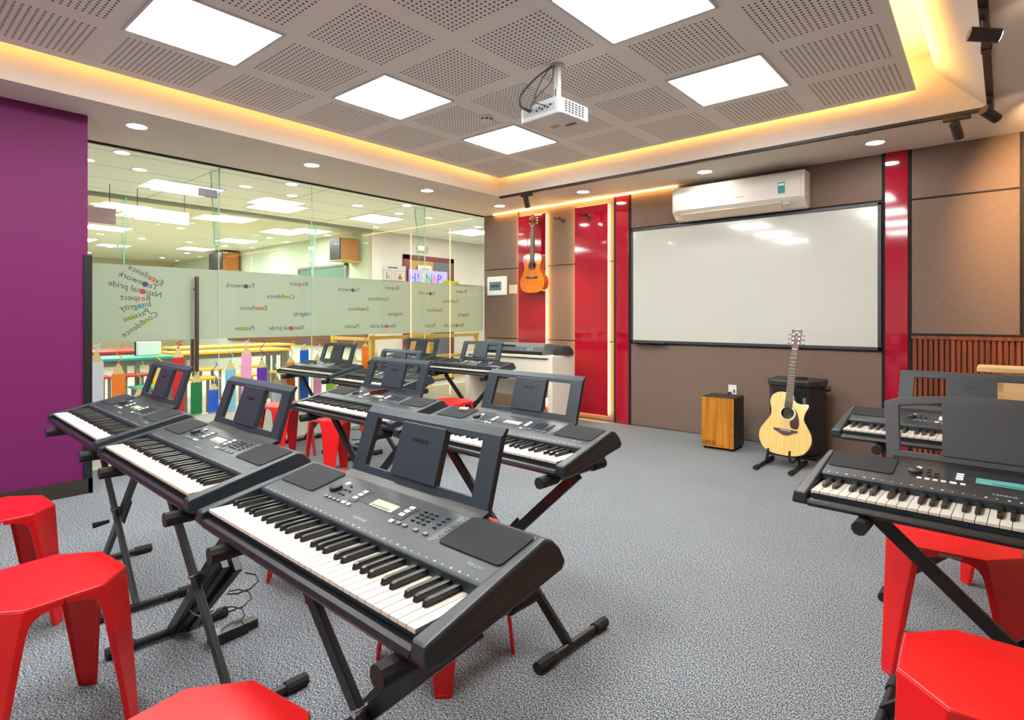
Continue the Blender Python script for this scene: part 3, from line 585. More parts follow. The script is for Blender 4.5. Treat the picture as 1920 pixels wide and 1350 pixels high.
def make_keyboard(label, wide=False):
    t = thing('electronic_keyboard', label, 'keyboard', (0, 0, 0), 0, 'electronic keyboards on stands')
    bm = BM(); K = KZ
    prism(bm, [(.137, K - .005), (.137, K + .020), (.142, K + .0255), (.300, K + .062), (.318, K + .058), (.336, K + .038), (.346, K + .010), (.330, K - .004), (.262, 0), (.137, 0)], -.431, .431)
    box(bm, -.431, .431, .004, .140, 0, .012); box(bm, -.431, .431, .008, .140, K - .030, K - .012)
    obj('case', bm, CASE, t, .002)
    bm = BM(); prism(bm, [(-.015, K - .026), (-.019, K - .036), (-.014, 0.003), (.006, 0), (.006, K - .024), (-.006, K - .022)], -.4305, .4305); obj('front_rail', bm, CASED, t, .0015)
    for s in (-1, 1):
        bm = BM(); x0, x1 = (.4305, .4735) if s > 0 else (-.4735, -.4305)
        prism(bm, [(-.015, K - .006), (.300, K + .064), (.322, K + .057), (.340, K + .036), (.349, K + .010), (.334, K - .003), (.02, 0.002), (-.010, .003), (-.019, .012)], x0, x1)
        for v in bm.verts:                      # the outer side leans in towards the top
            if abs(v.co.x) > .45 and v.co.z > K - .03: v.co.x -= s * .024 * (v.co.z - K + .03) / .094
        obj('end_block', bm, CASE, t, .007, seg=3)
    for s in (-1, 1):
        bm = BM(); xs = (.252, .428) if s > 0 else (-.428, -.252)
        prism(bm, rrect(xs[0], xs[1], -.054, .054, .012), -.0005, .003, 'z'); obj('speaker_grille', bm, GRILLE, t, .001, M=on_panel(0, .245))
    # sixty-one keys
    W = .850 / 36; wx = []; names = 'CDEFGAB'
    wm = bpy.data.meshes; bm = BM(); box(bm, .0007, W - .0007, 0, .150, -.0085, 0); o0 = obj('white_key', bm, IVORY, t, .0009); first = True
    for i in range(36):
        o = o0 if i == 0 else o0.copy()
        if i: C.objects.link(o); o.parent = t
        o.location = (-.425 + i * W, 0, K)
    bm = BM(); prism(bm, [(.052, 0), (.056, .0105), (.064, .0125), (.150, .0125), (.150, 0)], -.0052, .0052); b0 = obj('black_key', bm, EBONY, t, .0015); n = 0
    for i in range(35):
        nm = names[i % 7]
        if nm in 'EB': continue
        o = b0 if n == 0 else b0.copy()
        if n: C.objects.link(o); o.parent = t
        o.location = (-.425 + (i + 1) * W + {'C': -.0016, 'D': .0016, 'F': -.0022, 'G': 0, 'A': .0022}[nm], 0, K); n += 1
    # controls
    def btn(x, y, w_, d_, m, h=.003):
        bm = BM(); prism(bm, rrect(-w_ / 2, w_ / 2, -d_ / 2, d_ / 2, .002, 2), -.0005, h, 'z'); obj('button', bm, m, t, M=on_panel(x, y))
    bm = BM(); lathe(bm, [(.017, -.001), (.0165, .008), (.014, .010), (0, .010)], 24, None); obj('dial', bm, BTND, t, M=on_panel(-.202, .234), smooth=True)
    bm = BM(); prism(bm, circle(-.196, 0, .0075, 16), .0, .0008, 'z'); obj('power_lamp', bm, BTNW, t, M=on_panel(0, .266))
    bm = BM(); prism(bm, rrect(-.112, -.080, -.030, .030, .006) , -.0005, .0012, 'z'); prism(bm, rrect(.072, .107, -.030, .028, .006), -.0005, .0012, 'z'); box(bm, -.082, .074, -.019, .019, -.0005, .0008); obj('display_bezel', bm, BTND, t, M=on_panel(0, .240))
    for x, y in ((-.096, .225), (-.096, .240), (-.096, .255), (.090, .257), (.090, .242), (.090, .227)): btn(x, y, .017, .010, BTNW, .004)
    for x in (-.108, -.086): btn(x, .198, .016 if x < -.1 else .012, .009, BTNW)
    btn(.088, .199, .014, .010, BTNW)
    for x in (-.187, -.168, -.149, -.130): btn(x, .197, .012, .008, BTNG if not wide else BTNW)
    for x in (.111, .133, .172, .204): btn(x, .201, .013, .008, BTNG)
    for x, y in [(.131 + .0185 * i, .225 + .0125 * j) for i in range(3) for j in range(4)] + [(.202, .227 + .013 * j) for j in range(4)] + [(-.170, .259), (-.169, .241), (-.150, .241), (-.166, .222), (-.150, .222)]: btn(x, y, .011, .005, BTND)
    bm = BM(); box(bm, -.036, .052, -.015, .015, .0008, .0016) if not wide else box(bm, -.062, .062, -.017, .017, .0008, .0016)
    disp = obj('display', bm, LCDT if wide else LCD, t, M=on_panel(.002, .235))
    bm = BM()
    for i in range(12): box(bm, -.026 + i * .0055, -.0235 + i * .0055, -.012, -.008, .0016, .0019)
    box(bm, -.028, .044, -.0078, -.0070, .0016, .0019); obj('display_marks', bm, LCDK, disp)
    text('maker_name', 'YAMAHA', .013, PRINT, on_panel(.004, .170, .0003), t)
    text('model_name', 'PSR-E363', .011, PRINT, on_panel(.382, .1735, .0003), t)
    bm = BM()
    for i in range(36):
        if i % 7 in (2, 4, 5): box(bm, -.418 + i * W, -.412 + i * W, -.0022, .0022, .0001, .0004)
        else: box(bm, -.418 + i * W, -.414 + i * W, -.0015, .0015, .0001, .0004)
    obj('printed_marks', bm, BTNW if wide else PRINT, t, M=on_panel(.004, .1475))
    bm = BM()
    for s, x0 in ((1, .222), (1, -.232)):
        for j in range(16 if x0 > 0 else 0): box(bm, x0, x0 + .012 + .004 * (j % 3), -.045 + j * .0062, -.0435 + j * .0062, .0001, .0003)
    obj('printed_table', bm, PRINT, t, M=on_panel(0, .235))
    music_rest(t, wide); return t

# ================================================================ STANDS AND STOOLS
def make_stand(h, label):
    """X stand; origin on the floor below the middle of the keyboard's front edge. h = height of the arms' top."""
    t = thing('keyboard_stand', label, 'keyboard stand', (0, 0, 0), 0, 'folding X keyboard stands'); cx = .05; r = .016; za = h - r - .004; zf = .018
    def tubular(nm, x, y0, y1, z):
        bm = BM(); tube(bm, [(x, y0, z), (x, y1, z)], .0145, 14); a = obj(nm, bm, BLACK, t, smooth=True)
        for ya, yb_ in ((y0 - .014, y0 + .075), (y1 - .060, y1 + .012)):
            bm = BM(); s = 20; ring = []
            for q in (ya, yb_): ring.append([bm.verts.new((x + cos(2 * pi * k / s) * (.0200 if k % 2 else .0188), q, z + sin(2 * pi * k / s) * (.0200 if k % 2 else .0188))) for k in range(s)])
            for k in range(s): bm.faces.new((ring[0][k], ring[0][(k + 1) % s], ring[1][(k + 1) % s], ring[1][k]))
            bm.faces.new(ring[0][::-1]); bm.faces.new(ring[1]); obj('rubber_cap', bm, RUBBER, a)
    za = h - .020; zf = .020
    tubular('support_arm', cx - .34, -.035, .315, za); tubular('support_arm', cx + .34, -.035, .315, za)
    tubular('foot', cx - .32, -.02, .36, zf); tubular('foot', cx + .32, -.02, .36, zf)
    bm = BM(); bar(bm, (cx - .34, .145, za - .012), (cx + .32, .145, zf), .038, .019); obj('leg', bm, BLACK, t, .003)
    bm = BM(); bar(bm, (cx + .34, .170, za - .012), (cx - .32, .170, zf), .038, .019); obj('leg', bm, BLACK, t, .003)
    pz_ = (za + zf) / 2
    bm = BM(); bar(bm, (cx - .075, .190, pz_ - .075), (cx + .045, .190, pz_ + .050), .050, .008); obj('lock_plate', bm, BLACK, t, .003)
    bm = BM(); tube(bm, [(cx, .125, pz_), (cx, .20, pz_)], .009, 12); obj('pivot_bolt', bm, CHROME, t)
    bm = BM(); tube(bm, [(cx - .045, .13, pz_ - .06), (cx - .045, .07, pz_ - .065)], [.008, .013], 12); obj('release_knob', bm, RUBBER, t, smooth=True); return t

RED = mat('red_plastic', (218, 14, 20), .33, bump=(700, .06))
def make_stool(label):
    t = thing('plastic_stool', label, 'stool', (0, 0, 0), 0, 'red plastic stools'); a, b_ = .180, .088
    oct_ = [(a, -b_), (a, b_), (b_, a), (-b_, a), (-a, b_), (-a, -b_), (-b_, -a), (b_, -a)]
    bm = BM(); prism(bm, oct_, .443, .4505, 'z'); obj('seat', bm, RED, t, .004, seg=3, smooth=True)
    rows = [(.446, .0875), (.432, .0875), (.4285, .058), (.423, .040), (.414, .028), (.400, .021), (.375, .018), (.30, .017), (.15, .014), (.03, .012), (.003, .010)]
    for q in range(4):
        bm = BM(); out = []; inn = []
        for z, wg in rows:
            k = 1 - z / .45; A = Vector((a - .001 - .006 * k + .012 * k, b_ + (.162 - b_) * k ** .8)); B = Vector((A.y, A.x))
            A = Vector((a + .008 * k, b_ + (.158 - b_) * k ** .85)); B = Vector((A.y, A.x))
            pts = [Vector((A.x, A.y - wg)), A, B, Vector((B.x - wg, B.y))]
            off = [(-.007, 0), (-.007, -.003), (-.003, -.007), (0, -.007)]
            out.append([bm.verts.new((p.x, p.y, z)) for p in pts]); inn.append([bm.verts.new((p.x + d[0], p.y + d[1], z)) for p, d in zip(pts, off)])
        for i in range(len(rows) - 1):
            for k in range(3):
                bm.faces.new((out[i][k], out[i][k + 1], out[i + 1][k + 1], out[i + 1][k])); bm.faces.new((inn[i][k], inn[i + 1][k], inn[i + 1][k + 1], inn[i][k + 1]))
            for k in (0, 3): bm.faces.new((out[i][k], out[i + 1][k], inn[i + 1][k], inn[i][k]))
        for i in (0, -1):
            for k in range(3): bm.faces.new((out[i][k], inn[i][k], inn[i][k + 1], out[i][k + 1]))
        z = .03; p = [(v.co.x, v.co.y) for v in out[-1]]; prism(bm, [p[0], p[1], p[2], p[3], (p[0][0] - .02, p[3][1] - .02)], .0, .012, 'z')
        o = obj('leg', bm, RED, t, .0015, smooth=True); o.rotation_euler = (0, 0, q * pi / 2)
    bobj('label_patch', -.030, .030, -a - .0008, -a + .001, .434, .444, mat('grey_label', (150, 140, 142), .5), t)
    return t
# name: x, y, key height, yaw (degrees)
KB = [
 ('kb', -1.137, .602, .702, -1.4, 'black electronic keyboard nearest the camera, front centre, with white keys fully in view', 'black X stand under the nearest keyboard at front centre'),
 ('kb', -2.110, .619, .719, -1.4, 'black keyboard with cream keys between the nearest keyboard and the far left one', 'black X stand with a bundle strapped to it, under the cream-keyed keyboard'),
 ('kb', -3.060, .641, .733, -1.8, 'black keyboard at the far left in front of the purple wall', 'black X stand under the far left keyboard by the purple wall'),
 ('kb', -1.560, 1.560, .716, -2.0, 'black keyboard in the second row whose rounded right end stands over open carpet', 'black X stand under the right keyboard of the second row'),
 ('kb', -2.582, 1.638, .722, -1.1, 'black keyboard in the second row with a dark red case on its music rest', 'black X stand under the left keyboard of the second row'),
 ('kb', -4.880, 2.740, .702, 0.5, 'black keyboard of the third row closest to the glass wall', 'black X stand under the third-row keyboard at the glass wall'),
 ('kb', -3.880, 2.690, .678, -.4, 'black keyboard of the third row mostly hidden behind the second row music rest', 'black X stand under the half hidden third-row keyboard'),
 ('kb', -3.930, 3.740, .712, -.2, 'black keyboard of the rear row in front of the white piano', 'black X stand in front of the white piano'),
 ('kb', -4.885, 3.780, .715, -.6, 'black keyboard of the rear row nearest the glass wall, behind the others', 'black X stand of the rear row nearest the glass wall'),
 ('kbw', -.012, 1.843, .690, -2.0, 'large black keyboard with teal display and rounded music rest at the right edge', 'black X stand under the teal display keyboard at the right edge'),
 ('kb', -.121, 2.871, .706, -1.1, 'black keyboard at the right, behind the one with the teal display', 'black X stand under the rear keyboard at the right'),
]
proto = {}
for kind, x, y, zk, yaw, lab, slab in KB:
    loc = (x, y, zk - KZ); yw = R(yaw)
    if kind not in proto:
        proto[kind] = make_keyboard(lab, kind == 'kbw'); o = proto[kind]; o.location = loc; o.rotation_euler = (0, 0, yw)
    else: o = dup(proto[kind], loc, yw, lab)
    if 'cream keys' in lab:                     # this one's white keys have yellowed
        cream = None
        for ch in o.children:
            if ch.name.startswith('white_key'):
                if cream is None: cream = ch.data.copy(); cream.materials[0] = mat('cream_keys', (206, 196, 172), .3)
                ch.data = cream
    s = make_stand(zk - KZ - .0005, slab); s.location = (x, y, 0); s.rotation_euler = (0, 0, yw)
ST = [(-2.085, .365, 6, 'red plastic stool at lower left, largest one fully showing its seat and right legs'),
 (-2.975, .365, 3, 'red plastic stool at the left frame edge in front of the purple wall'),
 (-1.065, .385, 8, 'red plastic stool at the bottom edge with only its seat top in the picture'),
 (-1.510, 1.395, 0, 'red plastic stool hidden behind the nearest keyboard, one leg showing below its right end'),
 (-2.375, 1.430, 3, 'red plastic stool behind the cream-keyed keyboard, seat corner under its music rest'),
 (-4.690, 2.470, 4, 'red plastic stool by the glass wall seen through the cream-keyed keyboard music rest'),
 (-3.830, 2.420, 0, 'red plastic stool with long legs showing below the left second-row keyboard'),
 (-3.760, 3.520, 12, 'red plastic stool in front of the rear row, its seat showing above the second row'),
 (-.140, 2.465, 2, 'red plastic stool under the rear right keyboard, its arch showing at the right'),
 (.000, 1.560, 2, 'red plastic stool in the lower right corner of the picture'),
 (.030, 3.460, 0, 'red plastic stool farthest right, one foot visible beneath the right keyboards')]
s0 = None
for x, y, a, lab in ST:
    if s0 is None: s0 = make_stool(lab); s0.location = (x, y, 0); s0.rotation_euler = (0, 0, R(a))
    else: dup(s0, (x, y, 0), R(a), lab)
# things lying on the keyboards
bm = BM(); prism(bm, rrect(-.09, .09, -.012, .012, .010), 0, .016); o = obj('pencil_case', bm, mat('dark_red_case', (88, 28, 34), .4), None, .003)
o.location = (-2.61, 1.638 + .300, .722 + .068); o.rotation_euler = (0, 0, R(-1)); tag(o, 'slim dark red case lying on the ledge of a second-row music rest', 'case')
o = bobj('eraser', -.022, .022, -.010, .010, 0, .010, mat('eraser_cream', (222, 200, 160), .7), None, .003)
o.location = (-1.875, 1.842, .716 - KZ + pz(.27) + .004); o.rotation_euler = (SL, 0, R(20)); tag(o, 'small cream eraser on the left speaker of a second-row keyboard', 'eraser')
# bundle, adapter and cables by the second stand
t = thing('folded_stand', 'folded black metal stand tied with a white strap, leaning on a keyboard stand leg', 'folded stand', (-2.36, .80, 0))
bm = BM(); bar(bm, (0, .05, .03), (.30, .10, .33), .060, .03); obj('bar', bm, BLACK, t, .004)
bm = BM(); bar(bm, (.015, .01, .03), (.30, .06, .34), .035, .03); obj('bar', bm, CASED, t, .004)
bm = BM(); tube(bm, [(.13 + .045 * cos(a), .055 + .055 * sin(a), .165 - .045 * cos(a)) for a in [2 * pi * k / 16 for k in range(17)]], .0025, 6); obj('strap', bm, mat('strap_white', (206, 200, 184), .6), t, smooth=True)
t = thing('power_adapter', 'black power adapter block on the carpet between the front left stands', 'power adapter', (-2.20, .93, 0), R(4))
bobj('adapter_body', -.030, .030, -.065, .065, 0, .042, mat('gloss_black', (22, 22, 24), .2), t, .004); bobj('plug', -.02, .02, .065, .11, 0, .035, BLACK, t, .004)
bm = BM(); pts = [(.0 + .05 * cos(k * .9) - .03, .02 + .05 * sin(k * .9) + .01 * k * .4, .05 + .008 * k) for k in range(18)]; tube(bm, pts, .003, 6); obj('cable', bm, BLACK, t, smooth=True)
t = thing('power_strip', 'black power strip with tangled cables on the floor under the third-row keyboards', 'power strip', (-4.35, 3.0, 0), R(10))
bobj('strip_body', -.12, .12, -.03, .03, 0, .04, BLACK, t, .004); bm = BM(); tube(bm, [(.1 * cos(k * .7), .09 * sin(k * .7), .05 + .01 * k) for k in range(24)], .003, 6); obj('cable', bm, BLACK, t, smooth=True)

# ================================================================ REAR WALL OBJECTS
t = thing('whiteboard', 'large white glossy whiteboard with dark frame on the rear wall', 'whiteboard', (-1.965, 5.689, 1.54))
DF = mat('board_frame', (64, 72, 76), .4, .3); hw, hh = 1.175, .624
bobj('writing_surface', -hw + .02, hw - .02, -.020, -.004, -hh + .02, hh - .02, mat('whiteboard_enamel', (206, 208, 200), .12, coat=.6), t)
for q in ((-hw, hw, hh - .028, hh), (-hw, hw, -hh, -hh + .028), (-hw, -hw + .022, -hh, hh), (hw - .028, hw, -hh, hh)): bobj('frame_rail', q[0], q[1], -.028, 0, q[2], q[3], DF, t, .003)
bobj('pen_tray', -hw + .05, -hw + .42, -.085, -.028, -hh + .0, -hh + .010, DF, t, .003)
# air conditioner
t = thing('air_conditioner', 'white wall-mounted air conditioner above the whiteboard', 'air conditioner', (-1.955, 5.685, 2.17)); ACW = mat('ac_white', (232, 226, 216), .18, coat=.3)
bm = BM(); prism(bm, [(0, .02), (-.05, 0), (-.12, .012), (-.175, .055), (-.205, .085), (-.208, .30), (-.18, .332), (0, .338)], -.617, .617); obj('housing', bm, ACW, t, .012, seg=3)
bm = BM(); prism(bm, [(-.120, .004), (-.190, .060), (-.196, .064), (-.196, .056), (-.126, -.001)], -.53, .42); obj('louver', bm, mat('ac_cream', (222, 204, 180), .35), t, .002)
bm = BM(); prism(bm, [(-.206, .088), (-.213, .095), (-.214, .300), (-.206, .31)], -.590, .585); obj('front_panel', bm, ACW, t, .003)
st = bobj('energy_label', .40, .46, -.2155, -.2145, .135, .235, mat('label_teal', (40, 150, 156), .5), t); bobj('label_print', .405, .455, -.2158, -.2156, .205, .225, WHITE, st)
bobj('sensor_window', .44, .50, -.206, -.203, .035, .055, mat('ac_grey', (190, 180, 168), .3), t)
bobj('logo_mark', .02, .10, -.2155, -.2145, .150, .155, mat('ac_logo', (150, 150, 150), .4), t)
# fuse box and switch
t = thing('fuse_box', 'white fuse box with grey window on the fabric panel by the glass wall', 'fuse box', (-5.148, 5.69, 1.61))
bobj('cover', -.165, .165, -.035, 0, -.125, .125, WHITE, t, .006); bobj('window', -.125, .09, -.037, -.034, -.06, .055, mat('fuse_window', (104, 126, 140), .2), t, .002)
for k in range(5): bobj('breaker', -.09 + k * .03, -.068 + k * .03, -.039, -.036, -.02, .015, BLACK, t)
tag(bobj('wall_plate', -4.94, -4.815, 5.678, 5.69, 1.50, 1.615, mat('plate_cream', (206, 196, 184), .5), None, .003), 'square cream wall plate right of the fuse box', 'wall plate')
t = thing('power_socket', 'white wall socket with black plug above the cajon', 'socket', (-2.035, 5.69, .47)); bobj('plate', -.04, .04, -.010, 0, -.06, .06, WHITE, t, .003)
bm = BM(); tube(bm, [(-.018, -.010, -.02), (-.018, -.05, -.02)], .014, 12); obj('plug', bm, BLACK, t); bobj('switch', .01, .025, -.013, -.009, -.015, .015, mat('sw', (60, 60, 60), .5), t)
bm = BM(); tube(bm, [(-.018, -.05, -.02), (-.02, -.07, -.12), (.10, -.06, -.30), (.30, -.10, -.455), (.7, -.18, -.462)], .0035, 6); obj('power_cable', bm, BLACK, t, smooth=True)
# guitar hangers
HK = mat('hanger_brown', (70, 54, 40), .5)
def hanger(x, y, z, lab):
    t = thing('guitar_hanger', lab, 'guitar hanger', (x, y, z), 0, 'wall guitar hangers')
    bm = BM(); lathe(bm, [(.032, 0), (.032, .008), (.022, .016), (0, .016)], 20, Matrix.Rotation(R(90), 4, 'X')); obj('wall_mount', bm, HK, t, smooth=True)
    bm = BM(); tube(bm, [(0, -.012, 0), (0, -.085, .005)], .009, 10); obj('stem', bm, HK, t, smooth=True)
    for s in (-1, 1):
        bm = BM(); tube(bm, [(0, -.085, .005), (s * .03, -.09, .006), (s * .034, -.125, .008), (s * .032, -.145, .022)], .0085, 10); obj('prong', bm, BLACK, t, smooth=True)
hanger(-4.41, 5.64, 2.36, 'brown guitar hanger holding the classical guitar on the left red panel')
hanger(-4.075, 5.69, 2.37, 'empty brown guitar hanger on the warm-lit fabric between the red panels')
hanger(-3.67, 5.64, 2.36, 'empty black guitar hanger on the wide glossy red panel')

# ================================================================ GUITARS
def guitar(name, label, half_r, half_l, L, depth, hole_y, top_m, side_m, neck_m, classical, M, yneck, ynut, yhead):
    t = thing(name, label, 'guitar'); t.matrix_world = M
    out = smooth_closed([(x, y) for x, y in half_r] + [(-x, y) for x, y in reversed(half_l)], 6)
    bm = BM(); plate_hole(bm, out, [circle(0, hole_y, .047, 28)], -.004, 0); obj('soundboard', bm, top_m, t)
    bm = BM(); n = len(out); A = [bm.verts.new((x, y, -.003)) for x, y in out]; B = [bm.verts.new((x * .995, y, -depth)) for x, y in out]
    for i in range(n): bm.faces.new((A[i], A[(i + 1) % n], B[(i + 1) % n], B[i]))
    bm.faces.new(B); obj('body', bm, side_m, t, smooth=True)
    bm = BM(); n = len(out)                     # binding
    A = [bm.verts.new((x, y, .0008)) for x, y in out]; B = [bm.verts.new((x * 1.006, y * 1.0 + (-.001 if y < .1 else .001), .0008)) for x, y in out]; D_ = [bm.verts.new((v.co.x, v.co.y, -.006)) for v in B]
    for i in range(n): bm.faces.new((A[i], A[(i + 1) % n], B[(i + 1) % n], B[i])); bm.faces.new((B[i], B[(i + 1) % n], D_[(i + 1) % n], D_[i]))
    obj('binding', bm, mat('binding', (70, 60, 48) if not classical else (120, 60, 30), .4), t)
    bm = BM(); plate_hole(bm, circle(0, hole_y, .060, 32), [circle(0, hole_y, .0475, 32)], .0, .0012); obj('rosette', bm, mat('rosette', (222, 206, 170), .4) if not classical else mat('rosette_b', (120, 66, 40), .4), t)
    bm = BM(); prism(bm, circle(0, hole_y, .05, 20), -depth + .001, -depth + .003, 'z'); lab_ = obj('inner_label', bm, mat('inner_label_g', (96, 138, 62), .6) if not classical else BLACK, t)
    w0, w1 = (.030, .0235) if classical else (.028, .0215)
    bm = BM(); prism(bm, [(-w0, yneck), (w0, yneck), (w1, ynut), (-w1, ynut)], -.022, .002, 'z'); obj('neck', bm, neck_m, t, .004)
    bm = BM(); prism(bm, [(-w0, hole_y + .045), (w0, hole_y + .045), (w1, ynut), (-w1, ynut)], .002, .008, 'z'); fb = obj('fretboard', bm, mat('fretboard', (58, 44, 38), .5), t)
    bm = BM(); sc_l = ynut - (hole_y - .12); y = ynut
    for k in range(1, 20):
        yy = ynut - sc_l * (1 - 2 ** (-k / 12))
        if yy < hole_y + .05: break
        box(bm, -w0 * .97, w0 * .97, yy - .0009, yy + .0009, .008, .0095)
    obj('fret', bm, mat('fret_metal', (186, 180, 168), .3, .8), fb)
    bobj('nut', -w1, w1, ynut, ynut + .006, .002, .012, WHITE, t)
    if classical: hs = [(-w1, 0), (-.034, .02), (-.036, .13), (-.020, .145), (-.012, .150), (0, .170), (.012, .150), (.020, .145), (.036, .13), (.034, .02), (w1, 0)]
    else: hs = [(-w1, 0), (-.027, .035), (-.033, .05), (-.038, .16), (-.020, .154), (0, .152), (.020, .154), (.038, .16), (.033, .05), (.027, .035), (w1, 0)]
    H = (yhead - ynut - .006) / max(p[1] for p in hs); hs = [(x, ynut + .006 + y * H) for x, y in hs]
    if classical:
        bm = BM(); plate_hole(bm, hs, [rrect(sx * .018 - .006, sx * .018 + .006, ynut + .035, ynut + .11, .004) for sx in (-1, 1)], -.018, .0)
    else: bm = BM(); prism(bm, hs, -.016, .0, 'z')
    hd = obj('headstock', bm, mat('headstock_red', (84, 34, 28), .3) if not classical else mat('headstock_w', (176, 98, 44), .3), t)
    if not classical:
        bobj('head_logo', -.017, .017, yhead - .030, yhead - .022, .0, .001, mat('pearl', (226, 214, 196), .3), hd)
        text('head_mark', 'f', .026, mat('pearl', (226, 214, 196), .3), axes((0, yhead - .065, .0005), (1, 0, 0), (0, 1, 0)), hd)
    for s in (-1, 1):
        for k in range(3):
            y = ynut + (.045 if classical else .055) + k * (.032 if classical else .036)
            bm = BM(); tube(bm, [(s * .03, y, -.010), (s * .052, y, -.010)], .0035, 8)
            if classical: bm2 = bm; tube(bm, [(s * .052, y - .004, -.012), (s * .052, y + .004, -.026)], .009, 10)
            else: tube(bm, [(s * .050, y - .0, -.010), (s * .062, y, -.010)], [.010, .009], 12); tube(bm, [(s * .022, y, 0), (s * .022, y, .006)], .0065, 12)
            obj('tuning_peg', bm, CHROME if not classical else mat('peg_cream', (230, 206, 160), .4), t, smooth=True)
    yb = hole_y - .145
    if classical:
        bobj('bridge', -.085, .085, yb - .014, yb + .014, 0, .008, mat('bridge_wood', (70, 40, 30), .4), t, .002)
    else:
        bm = BM(); prism(bm, [(-.088, yb + .016), (-.088, yb + .002), (-.05, yb - .012), (-.02, yb - .030), (.02, yb - .030), (.05, yb - .012), (.088, yb + .002), (.088, yb + .016)], 0, .008, 'z'); obj('bridge', bm, mat('bridge_wood', (70, 50, 42), .4), t, .002)
        pg = smooth_closed([(.030, hole_y + .062), (.060, hole_y + .030), (.082, hole_y - .02), (.092, hole_y - .075), (.084, hole_y - .115), (.05, hole_y - .118), (.03, hole_y - .10), (.026, hole_y - .062), (.050, hole_y - .038), (.061, hole_y), (.050, hole_y + .036)], 3)
        bm = BM(); prism(bm, pg, .0, .0018, 'z'); obj('pickguard', bm, mat('tortoise', (60, 32, 30), .15, noise=(60, .7)), t)
    bobj('saddle', -.038, .038, yb + .003, yb + .007, .008, .012, WHITE, t)
    for k in range(6):
        x0, x1 = (-.027 + k * .0108), (-.018 + k * .0072)
        bm = BM(); tube(bm, [(x0, yb + .005, .0125), (x1, ynut + .003, .0125)], .0007, 5); obj('string', bm, mat('string_steel', (200, 190, 170), .3, .9) if not classical or k < 3 else mat('string_nylon', (226, 220, 210), .4), t)
    return t
SPR = wood('spruce_top', (238, 210, 136), (230, 194, 112), 1, 60, .15, .5); ORW = wood('orange_top', (226, 128, 30), (212, 108, 16), 1, 50, .1, .7)
ac_r = [(0, 0), (.09, .008), (.155, .045), (.190, .115), (.186, .185), (.150, .250), (.122, .300), (.128, .355), (.146, .405), (.138, .425), (.100, .420), (.062, .425), (.034, .450), (.028, .485)]
ac_l = [(.09, .008), (.155, .045), (.190, .115), (.186, .185), (.150, .250), (.124, .300), (.122, .350), (.138, .410), (.128, .460), (.085, .495), (.028, .500)]
base = Vector((-1.345, 4.86, .100)); d = Vector((.045, .235, .97)).normalized(); xr = Vector((1, .10, 0)); xr = (xr - d * xr.dot(d)).normalized()
guitar('acoustic_guitar', 'pale yellow cutaway acoustic guitar standing on a black floor stand', ac_r, ac_l, .5, .10, .335, SPR, mat('rosewood_side', (70, 46, 34), .2, coat=.4), mat('neck_wood', (150, 104, 66), .3), False, axes(base, xr, d), .47, .855, 1.025)
cl_r = [(0, 0), (.10, .010), (.160, .050), (.183, .115), (.174, .180), (.140, .240), (.120, .290), (.126, .350), (.141, .405), (.128, .460), (.085, .482), (.030, .486)]
xr = Vector((1, .06, 0)).normalized()
guitar('classical_guitar', 'orange classical guitar hanging on the left glossy red panel', cl_r, cl_r[1:], .49, .095, .335, ORW, mat('orange_side', (170, 78, 26), .12, coat=.6), mat('neck_wood2', (120, 72, 44), .3), True, axes((-4.425, 5.513, 1.495), xr, (0, .02, 1)), .46, .815, .985)
# guitar floor stand
t = thing('guitar_stand', 'black A-frame guitar stand with curved arms holding the acoustic guitar', 'guitar stand', (-1.36, 4.86, 0))
for s in (-1, 1):
    bm = BM(); tube(bm, [(s * .128, -.19, .016), (s * .128, .20, .016)], .013, 12); a = obj('foot', bm, BLACK, t, smooth=True)
    for y in (-.19, .20):
        bm = BM(); tube(bm, [(s * .128, y - .028, .018), (s * .128, y + .028, .018)], .0175, 12); obj('rubber_cap', bm, RUBBER, a, smooth=True)
    bm = BM(); tube(bm, [(s * .128, .06, .016), (s * .075, .115, .36)], .012, 10); obj('upright', bm, BLACK, t, smooth=True)
    bm = BM(); tube(bm, [(s * .118, .075, .085), (s * .095, -.01, .055), (s * .085, -.045, .065), (s * .08, -.055, .10), (s * .08, -.050, .150)], .0085, 10); obj('cradle_arm', bm, RUBBER, t, smooth=True)
bm = BM(); tube(bm, [(-.075, .115, .36), (.075, .115, .36)], .011, 10); obj('crossbar', bm, BLACK, t, smooth=True)
# cajon
t = thing('cajon', 'wooden cajon drum box with amber front plate and black body', 'cajon', (-1.968, 5.125, 0), R(2))
bm = BM(); prism(bm, rrect(-.146, .146, .0, .29, .016), .022, .474, 'z'); obj('drum_body', bm, mat('cajon_black', (44, 40, 36), .45), t)
bm = BM(); prism(bm, rrect(-.144, .144, .024, .470, .010), -.008, .0, 'y'); pl_ = obj('front_plate', bm, wood('cajon_amber', (206, 140, 24), (172, 106, 12), 2, 45, .25, .3), t)
bm = BM()
for x, z in [(sx * .136, .05 + .098 * k) for sx in (-1, 1) for k in range(5)] + [(x, .460) for x in (-.09, -.03, .03, .09)] + [(x, .033) for x in (-.05, .05)]: tube(bm, [(x, -.008, z), (x, -.0105, z)], .0045, 8)
obj('screw', bm, BLACK, pl_)
text('maker_name', 'NISSI', .056, BLACK, axes((-.075, -.0090, .060), (1, 0, 0), (0, 0, 1)), pl_); bobj('maker_line', -.018, .05, -.009, -.008, .043, .047, INK, pl_)
for x, y in ((-.12, .03), (.12, .03), (-.12, .26), (.12, .26)):
    bm = BM(); lathe(bm, [(.016, 0), (.014, .023), (0, .023)], 12, Matrix.Translation((x, y, 0))); obj('rubber_foot', bm, RUBBER, t)
